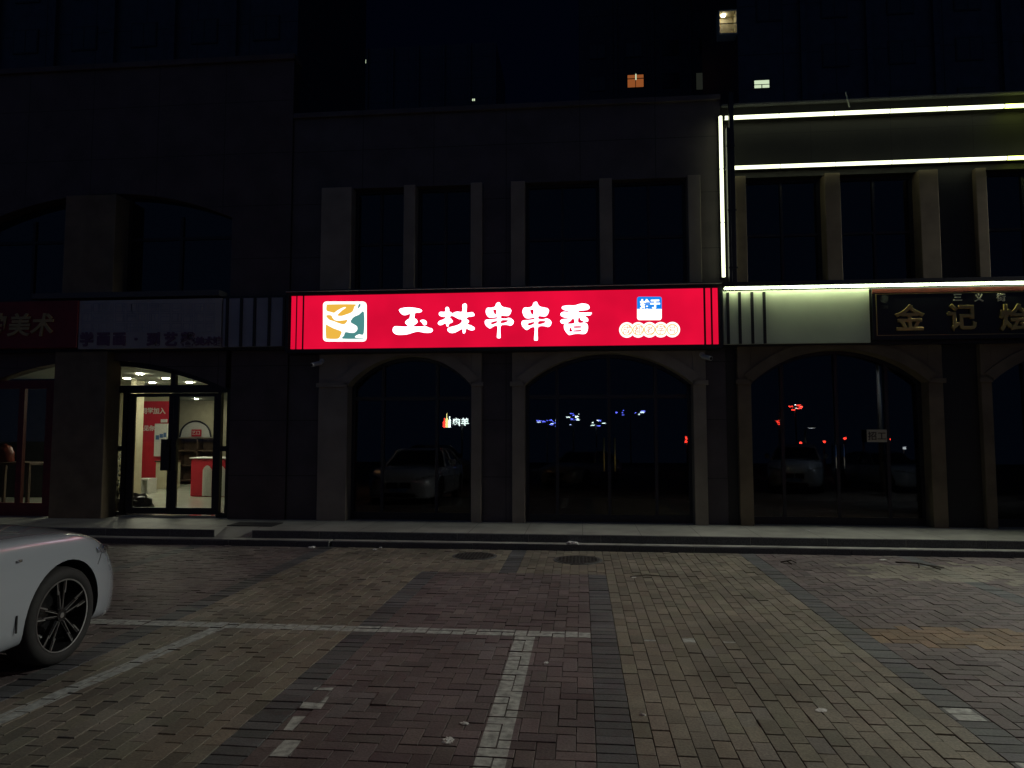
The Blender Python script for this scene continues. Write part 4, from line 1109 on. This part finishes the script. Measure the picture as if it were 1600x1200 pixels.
        vs, fs = [], []
        pr = [(.238, .882), (.246, .884), (.249, .875), (.242, .868)]
        pr2 = [(.236, .878), (.215, .80), (.21, .72), (.0, .71)]
        for pp_, mi_ in ((pr2, 0), (pr, 1)):
            vs, fs = [], []
            for k in range(n):
                a_ = 2*PI*k/n
                for (r__, x) in pp_: vs.append((sx_*x, yy+r__*math.cos(a_), .33+r__*math.sin(a_)))
            m_ = len(pp_)
            for k in range(n):
                for q in range(m_-1): fs.append((k*m_+q, k*m_+q+1, ((k+1) % n)*m_+q+1, ((k+1) % n)*m_+q))
            rb_.cur = mi_; rb_.add(vs, fs)
        # five pairs of forked spokes: gloss black beams with machined edges
        for s5 in range(5):
            a0 = PI/2+.05+s5*2*PI/5
            def pt(r__, off_, x): 
                return (sx_*x, yy+r__*math.cos(a0)-off_*math.sin(a0), .33+r__*math.sin(a0)+off_*math.cos(a0))
            for sd in (-1, 1):
                inner, outer = (.028, sd*.012), (.236, sd*.034)
                def beam(w, x0_, x1_, o1, o2, r1, r2, mi_):
                    rb_.cur = mi_
                    vs_ = [pt(r1, o1-w, x1_-.012), pt(r1, o1+w, x1_-.012), pt(r2, o2+w, x1_), pt(r2, o2-w, x1_), pt(r1, o1-w, x0_), pt(r1, o1+w, x0_), pt(r2, o2+w, x0_), pt(r2, o2-w, x0_)]
                    rb_.add(vs_, [(0, 1, 2, 3), (4, 7, 6, 5), (0, 4, 5, 1), (1, 5, 6, 2), (2, 6, 7, 3), (3, 7, 4, 0)])
                beam(.010, .83, .872, sd*.013, sd*.034, .03, .238, 0)
                beam(.0022, .873, .8745, sd*.009, sd*.024, .045, .17, 1)
                beam(.0042, .873, .8745, sd*.034, sd*.044, .15, .236, 1)
        rb_.cur = 0; rb_.tube([(sx_*.80, yy, .33), (sx_*.872, yy, .33)], .04, 16)
        rb_.cur = 1; rb_.tube([(sx_*.8725, yy, .33), (sx_*.876, yy, .33)], .018, 16)
        rb_.build('rim', ['rimb', 'rims'], w_)
    for sx_ in (1, -1):
        for yy in (0, -WB): wheel(sx_, yy)
    u = up_
    # lamps, grille, plate, mirrors, seams
    for sx_ in (-1, 1):
        Zc = .695*(1.18 if kind == 'suv' else 1); nu, nv = 12, 5; vs_, fs_ = [], []
        for lay in (.005, -.02):
            for iu in range(nu+1):
                t = iu/nu; bx = .42+.47*t; by = .86-.50*t**1.5; hh = .05*(1-.25*t)*(1 if t < .9 else .6)
                zc = Zc-.045+.075*t
                for iv in range(nv+1):
                    q = Vector((sx_*bx, by, zc-hh+2*hh*iv/nv)); loc_, nrm_, _, _ = bvh.find_nearest(q)
                    vs_.append(tuple(loc_+nrm_*lay))
        W_ = nv+1; N_ = (nu+1)*W_
        for iu in range(nu):
            for iv in range(nv):
                a_ = iu*W_+iv; fs_ += [(a_, a_+1, a_+W_+1, a_+W_), (N_+a_, N_+a_+W_, N_+a_+W_+1, N_+a_+1)]
        hl = MB(); hl.add(vs_, fs_); hlo = hl.build('headlight', 'lampglass', root, smooth=True)
        fs2 = MB()
        for k_ in (.35, .6, .8):
            q = Vector((sx_*(.42+.47*k_), .86-.50*k_**1.5, Zc-.045+.075*k_)); loc_, nrm_, _, _ = bvh.find_nearest(q)
            fs2.tube([loc_+nrm_*.0, loc_+nrm_*.009], .021, 12)
        fs2.build('headlight_lens', 'chrome', hlo)
        def seam(nm, pts_):
            P_ = []
            for a_, b3 in zip(pts_, pts_[1:]):
                for k_ in range(8): P_.append(Vector(a_).lerp(Vector(b3), k_/8))
            P_.append(Vector(pts_[-1])); P_ = [bvh.find_nearest(Vector((sx_*p.x, p.y, p.z*(1.18 if kind == 'suv' else 1))))[0] for p in P_]
            MB().tube(P_, .003, 6).build(nm, 'black', root)
        seam('hood_seam', [(.835, -.86, .985), (.80, -.2, .965), (.74, .4, .88), (.66, .62, .80)])
        seam('bumper_seam', [(.90, .36, .62), (.88, .42, .68), (.84, .50, .72)])
        tl = MB(); tl.box(sx_*.45, sx_*.80, -3.87, -3.80, .72*u, .86*u); tl.build('tail_light', 'redframe', root, bevel=.02)
        mr_ = MB(); mr_.box(sx_*.90, sx_*1.06, -1.22, -1.10, .98*u, 1.12*u); mr_.build('mirror', paint, root, bevel=.03)
        sm_ = MB(); sm_.box(sx_*.9165, sx_*.909, -.455, -.445, .33, .44)
        sm_.build('fender_slot', 'black', root)
        hd = MB(); hd.box(sx_*.918, sx_*.93, -1.75, -1.55, .80*u, .825*u); hd.build('door_handle', paint, root, bevel=.005)
        ld = MB(); ld.box(sx_*.912, sx_*.917, -.46, -.43, .775, .79); ld.build('side_badge', 'chrome', root)
        for yy, za, zb2 in ((-.98, .22, .90), (-1.85, .22, .90), (-2.75, .55, .92)):
            MB().box(sx_*.9160, sx_*.905, yy-.003, yy+.003, za*1.0, zb2*u).build('door_seam', 'black', root)
    gr = MB(); gz = .30*u
    for sx_ in (-1, 1): gr.box(sx_*.03, sx_*.30, .862, .885, .40*u, .56*u)
    gr.build('grille', 'black', root, bevel=.015)
    gr = MB(); gr.box(-.42, .42, .842, .868, .20*u, .30*u); gr.build('lower_grille', 'black', root, bevel=.01)
    MB().box(-.22, .22, .885, .893, .33*u, .42*u).build('number_plate', 'bluep', root)
    return root
near = car('parked_car', 'white sedan parked nose in at the left edge with a black five spoke wheel', 'paint_w')
near.location = (-4.49, 4.72, 0); near.rotation_euler = (0, 0, 0)

# ---- the car park behind the viewer, which the shop windows mirror
def mirror(px, py, Yv):
    """place whose image in the leaning shop glass is seen at that spot, at image depth Yv"""
    d = ray(px, py); V = Vector((0, 0, H))+d*(Yv/d.y)
    a_ = R(LEAN); n_ = Vector((0, -math.cos(a_), -math.sin(a_))); P0 = Vector((0, GY, 1.4))
    return V-2*((V-P0).dot(n_))*n_
grp = 'cars parked across the car park behind the viewer'
suv = car('parked_car', 'white sport utility car mirrored in the right arched window', 'paint_w', 'suv', grp)
p_ = mirror(1245, 800, 25.5); suv.location = (p_.x, p_.y, 0); suv.rotation_euler.z = R(18)
c2_ = copy_tree(near); c2_['label'] = 'pale sedan mirrored at the right side of the right arched window'; c2_['group'] = grp
p_ = mirror(1425, 790, 27); c2_.location = (p_.x, p_.y, 0); c2_.rotation_euler.z = R(-12)
c3_ = car('parked_car', 'dull grey sport utility car mirrored in the left arched window', 'paint_g', 'suv', grp)
p_ = mirror(700, 790, 30); c3_.location = (p_.x, p_.y, 0); c3_.rotation_euler.z = R(-30)
c4_ = copy_tree(near); c4_['label'] = 'pale sedan mirrored in the middle arched window beside the door handles'; c4_['group'] = grp
p_ = mirror(885, 785, 28); c4_.location = (p_.x, p_.y, 0); c4_.rotation_euler.z = R(25)

# street lamps behind the viewer (their own light with them), two added as fill
def street_lamp(x, y, h, col, watts, m_, label, cone=150):
    e = empty('street_lamp', (x, y, 0), label, 'street lamp', 'street lamps behind the viewer')
    MB().tube([(0, 0, 0), (0, 0, h)], [.09, .05], 12).build('pole', 'pole', e, smooth=True)
    MB().tube([(0, 0, h-.1), (0, .5, h+.1), (0, 1.1, h+.12)], .035, 8).build('arm', 'pole', e, smooth=True)
    MB().box(-.14, .14, .9, 1.5, h+.08, h+.17).build('lamp_head', 'pole', e, bevel=.02)
    MB().box(-.11, .11, .94, 1.46, h+.065, h+.079).build('lamp_glass', m_, e)
    L = bpy.data.lights.new('lamp_light', 'SPOT'); L.energy = watts; L.color = col; L.spot_size = R(cone); L.spot_blend = .6; L.shadow_soft_size = .15
    lo_ = bpy.data.objects.new('lamp_light', L); link(lo_, e); lo_.location = (0, 1.2, h+.04)
    return e
street_lamp(-9.0, -3.0, 6.0, (1, .50, .18), 330, 'amber', 'amber street lamp behind the viewer on the far left')
street_lamp(9.6, -1.2, 5.0, (.75, .88, 1), 520, 'cool', 'added pale street lamp behind the viewer to the right', 108)  # unseen lamp added to light the mirrored white car
street_lamp(4.6, .2, 6.0, (1, .66, .30), 125, 'amber', 'added amber street lamp close beside the viewer on the right')  # unseen lamp added to warm the right paving and pilasters
p_ = mirror(1258, 672, 44)
street_lamp(p_.x, p_.y, p_.z, (1, .9, .7), 60, 'cool', 'far pale street lamp whose post is mirrored in the right arched window')

def added_floodlight(x, z, col, watts, m_, label, tgt):  # unseen fill lamp, added to light the ground and the car side
    e = empty('added_floodlight', (x, WY, z), label, 'added_floodlight')
    MB().box(-.05, .05, -.62, 0, -.03, .03).build('arm', 'black', e)
    MB().box(-.22, .22, -.80, -.62, -.10, .06).build('housing', 'black', e, bevel=.01)
    MB().box(-.19, .19, -.78, -.64, -.113, -.101).build('lamp_glass', m_, e)
    L = bpy.data.lights.new('lamp_light', 'SPOT'); L.energy = watts; L.color = col; L.spot_size = R(62); L.spot_blend = 1.0; L.shadow_soft_size = .2
    o = bpy.data.objects.new('lamp_light', L); link(o, e); o.location = (0, -.71, -.16)
    d = Vector(tgt)-Vector((x, WY-.71, z-.16)); o.rotation_euler = d.to_track_quat('-Z', 'Y').to_euler()
    return e
added_floodlight(12.0, 7.8, (.95, .95, .86), 4700, 'cool', 'unseen white fill lamp added on the right building to light the ground', (-.8, 5.6, 0))

# glowing shop signs across the road, mirrored in the glass
def hung(name, label, px, py, Yv, builder, cat='sign'):
    p = mirror(px, py, Yv); e = empty(name, (p.x, p.y, 0), label, cat)
    s_ = Yv/FPX                     # metres per photo pixel at that depth
    MB().tube([(0, -.12, 0), (0, -.12, p.z)], .06, 8).build('post', 'pole', e)
    builder(e, p.z, s_); return e
def b_mutton(e, z, s_):
    text('letter', '羊', 4.5*s_, z, 0, 13*s_, 'neonw', e, .04, .02, flip=True)
    text('letter', '肉', -9*s_, z, 0, 13*s_, 'neonw', e, .04, .02, flip=True)
    for q, (dx, h_, mm_) in enumerate(((-20, 18, 'neonw'), (-24.5, 22, 'neony'), (-28.5, 15, 'neonr'))):
        MB().tube([(dx*s_, 0, z-9*s_), (dx*s_, 0, z-9*s_+h_*.62*s_), (dx*s_, 0, z-9*s_+h_*.7*s_), (dx*s_, 0, z-9*s_+h_*s_)], [2.2*s_, 2.2*s_, .8*s_, .7*s_], 10).build('bottle_lamp', mm_, e)
hung('restaurant_sign', 'glowing mutton restaurant sign with bottle shapes, mirrored in the left arched window', 722, 659, 60, b_mutton)
def b_bits(seed, cols, w, h_, n):
    def f(e, z, s_):
        r_ = random.Random(seed)
        for k in range(n):
            x, zz = r_.uniform(-w, w)*s_, z+r_.uniform(-h_, h_)*s_
            a_ = r_.uniform(.5, 3.2)*s_; b2 = r_.uniform(.35, 1.1)*s_
            MB().box(x-a_, x+a_, 0, .05, zz-b2, zz+b2).build('lamp', cols[r_.randrange(len(cols))], e)
    return f
hung('neon_sign', 'blue and white neon sign mirrored at the left of the middle arched window', 855, 661, 70, b_bits(1, ['neonb', 'neonb', 'neonw'], 16, 5, 14))
hung('neon_sign', 'bright white and blue neon sign mirrored in the middle arched window', 896, 655, 66, b_bits(2, ['neonw', 'neonb', 'neonw'], 9, 9, 12))
hung('neon_sign', 'faint white neon dots mirrored left of the middle door handles', 932, 661, 75, b_bits(3, ['neonw', 'neonb'], 11, 5, 7))
hung('neon_sign', 'small high blue neon sign mirrored above the door handles', 985, 645, 72, b_bits(4, ['neonb', 'neonb', 'neonw'], 22, 4, 9))
hung('neon_sign', 'glowing red crescent sign mirrored at the right of the middle arched window', 1074, 688, 55, b_bits(5, ['neonr'], 3, 5, 9))
hung('neon_sign', 'red and white neon lettering mirrored high in the right arched window', 1243, 636, 70, b_bits(6, ['neonr', 'neonr', 'neonw'], 10, 5, 11))
hung('neon_sign', 'small red neon sign mirrored at the left of the right arched window', 1217, 650, 74, b_bits(7, ['neonr'], 3, 14, 5))
for k, (px, py) in enumerate(((1251, 692), (1288, 690), (1320, 685), (1350, 686), (1389, 686), (1442, 684))):
    names = ('first', 'second', 'third', 'fourth', 'fifth', 'sixth')
    e = hung('red_lantern', 'red lantern mirrored in the right arched window, %s from the left' % names[k], px, py, 58, lambda e, z, s_: MB().tube([(-2.2*s_, 0, z), (-1.1*s_, 0, z), (1.1*s_, 0, z), (2.2*s_, 0, z)], [.8*s_, 1.7*s_, 1.7*s_, .8*s_], 10).build('lantern', 'neonr', e), 'lantern')
    e['group'] = 'red lanterns across the road'
hung('lit_board', 'small white lit board mirrored low in the right arched window', 1387, 698, 60, lambda e, z, s_: MB().box(-3*s_, 3*s_, 0, .05, z-.9*s_, z+.9*s_).build('lamp', 'neonw', e))
hung('lit_board', 'small square white lit board mirrored near the right edge of the right arched window', 1413, 700, 60, lambda e, z, s_: MB().box(-2.2*s_, 2.2*s_, 0, .05, z-1.8*s_, z+1.8*s_).build('lamp', 'cool', e))

# ================================================================== TOWERS BEHIND
def tower(label, x0, x1, Y, z1, m_, nx_, nz_, lit=()):
    e = empty('apartment_tower', ((x0+x1)/2, Y, 0), label, 'building')
    w_ = MB(); w_.box(x0, x1, Y, Y+12, 0, z1)
    for k in range(1, nx_): X = x0+(x1-x0)*k/nx_; w_.box(X-.15, X+.15, Y-.25, Y, 0, z1)
    w_.build('wall', m_, e)
    dx = (x1-x0)/nx_
    for i in range(nx_):
        for j in range(nz_):
            zc_ = 11+j*3.0; X = x0+dx*(i+.5)
            if zc_ > z1-2: continue
            if any(abs(X-a_) < 1.6 and abs(zc_+.7-b2) < 1.8 for a_, b2 in lit): continue
            f_ = MB(); f_.box(X-.75, X+.75, Y-.05, Y, zc_, zc_+1.4); ff_ = f_.build('window', 'darkframe', e)
            p_ = MB(); p_.box(X-.68, X-.03, Y-.06, Y-.051, zc_+.07, zc_+1.33); p_.box(X+.03, X+.68, Y-.06, Y-.051, zc_+.07, zc_+1.33); p_.build('pane', 'twin', ff_)
    return e
def lit_window(e, px, py, w, h_, Y, m_, cols=2, rows=((0, 1),), extra=None):
    x, z = F(px, py, Y); s_ = Y/FPX; W_, H_ = w*s_, h_*s_
    f_ = MB(); f_.box(x-W_/2-.06, x+W_/2+.06, Y-.04, Y-.001, z-H_/2-.06, z+H_/2+.06); ff_ = f_.build('window', 'darkframe', e)
    p_ = MB()
    for r0, r1, cs in rows:
        for c_ in range(cs):
            p_.box(x-W_/2+W_*c_/cs+.03, x-W_/2+W_*(c_+1)/cs-.03, Y-.06, Y-.041, z-H_/2+H_*r0, z-H_/2+H_*r1)
    p_.build('pane', m_, ff_); return ff_
TY = 42.0
rt_x0 = F(1152.5, 60, TY)[0]
t1 = tower('dark high rise tower behind the right building with a lit balcony', rt_x0, rt_x0+26, TY, 60, 'tower', 7, 12, [F(1190, 132, TY)])
lit_window(t1, 1190, 132, 24, 12, TY, 'wlit', 2, ((.5, 1, 1), (0, .38, 2)))
# lit corner balcony
bx_, bz_ = F(1125, 52, TY)[0], F(1125, 52, TY)[1]; bx2 = F(1151, 52, TY)[0]; bzt = F(1138, 17, TY)[1]
DB = .8; hB = bzt-bz_
bl = MB(); bl.box(bx_, bx2, TY, TY+DB, bz_-.08, bz_); bl.box(bx_, bx2, TY, TY+DB, bzt, bzt+.08)
bl.box(bx2, bx2+.06, TY, TY+DB, bz_-.08, bzt+.08); bl.box(bx_-.06, bx_, TY, TY+DB, bz_-.08, bzt+.08); bl.box(bx_, bx2, TY+DB, TY+DB+.06, bz_, bzt); bo_ = bl.build('balcony', 'balc', t1)
rl = MB(); rl.box(bx_, bx2, TY+.02, TY+.05, bz_+.42*hB, bz_+.46*hB)
k = bx_
while k < bx2: rl.box(k, k+.012, TY+.03, TY+.042, bz_, bz_+.42*hB); k += .07
rl.build('railing', 'black', bo_)
xx, zz = F(1133, 30, TY-.2); MB().disc((bx_+(bx2-bx_)*.3, TY+.4, bzt-.07), .12, .05, 'z', 18).build('ceiling_lamp', emis('balcony_lamp', (1, .93, .72), 22), bo_)
reparent(t1)
for ch in t1.children:
    pass
MY = 62.0
mx0, mx1 = F(905, 100, MY)[0], F(1136, 100, MY)[0]
t2 = tower('dark apartment tower farther back with one orange curtained window', mx0, mx1, MY, 48, 'towerfar', 4, 9, [F(993, 126, MY), F(1101, 126, MY)])
w_ = lit_window(t2, 993, 127, 26, 20, MY, 'curtain', 2, ((0, .66, 2), (.74, 1, 2)))
sx_, sz_ = F(993.5, 122, MY); MB().box(sx_-.05, sx_+.05, MY-.075, MY-.061, sz_-.2, sz_+.35).build('curtain_gap', 'wlit', w_)
lit_window(t2, 1101, 127, 27, 27, MY, 'wdim', 1, ((0, 1, 1),))
reparent(t2)
FYt = 95.0
t3 = tower('faint distant tower left of centre with two tiny lit windows', F(535, 100, FYt)[0], F(775, 100, FYt)[0], FYt, 56, 'towerfar', 6, 8, [F(571, 96, FYt), F(740, 157, FYt)])
lit_window(t3, 571, 96, 8, 7, FYt, 'wlit', 2, ((0, .6, 2), (.65, .9, 1)))
lit_window(t3, 740, 156, 5, 4, FYt, 'wlit', 2, ((0, .9, 2),))
reparent(t3)
t4 = tower('black apartment tower rising behind the left building', F(-180, 60, 36)[0], F(465, 60, 36)[0], 36.0, 60, 'tower', 7, 12)
reparent(t4)
for o in list(bpy.data.objects):
    if '_p' in o: del o['_p']
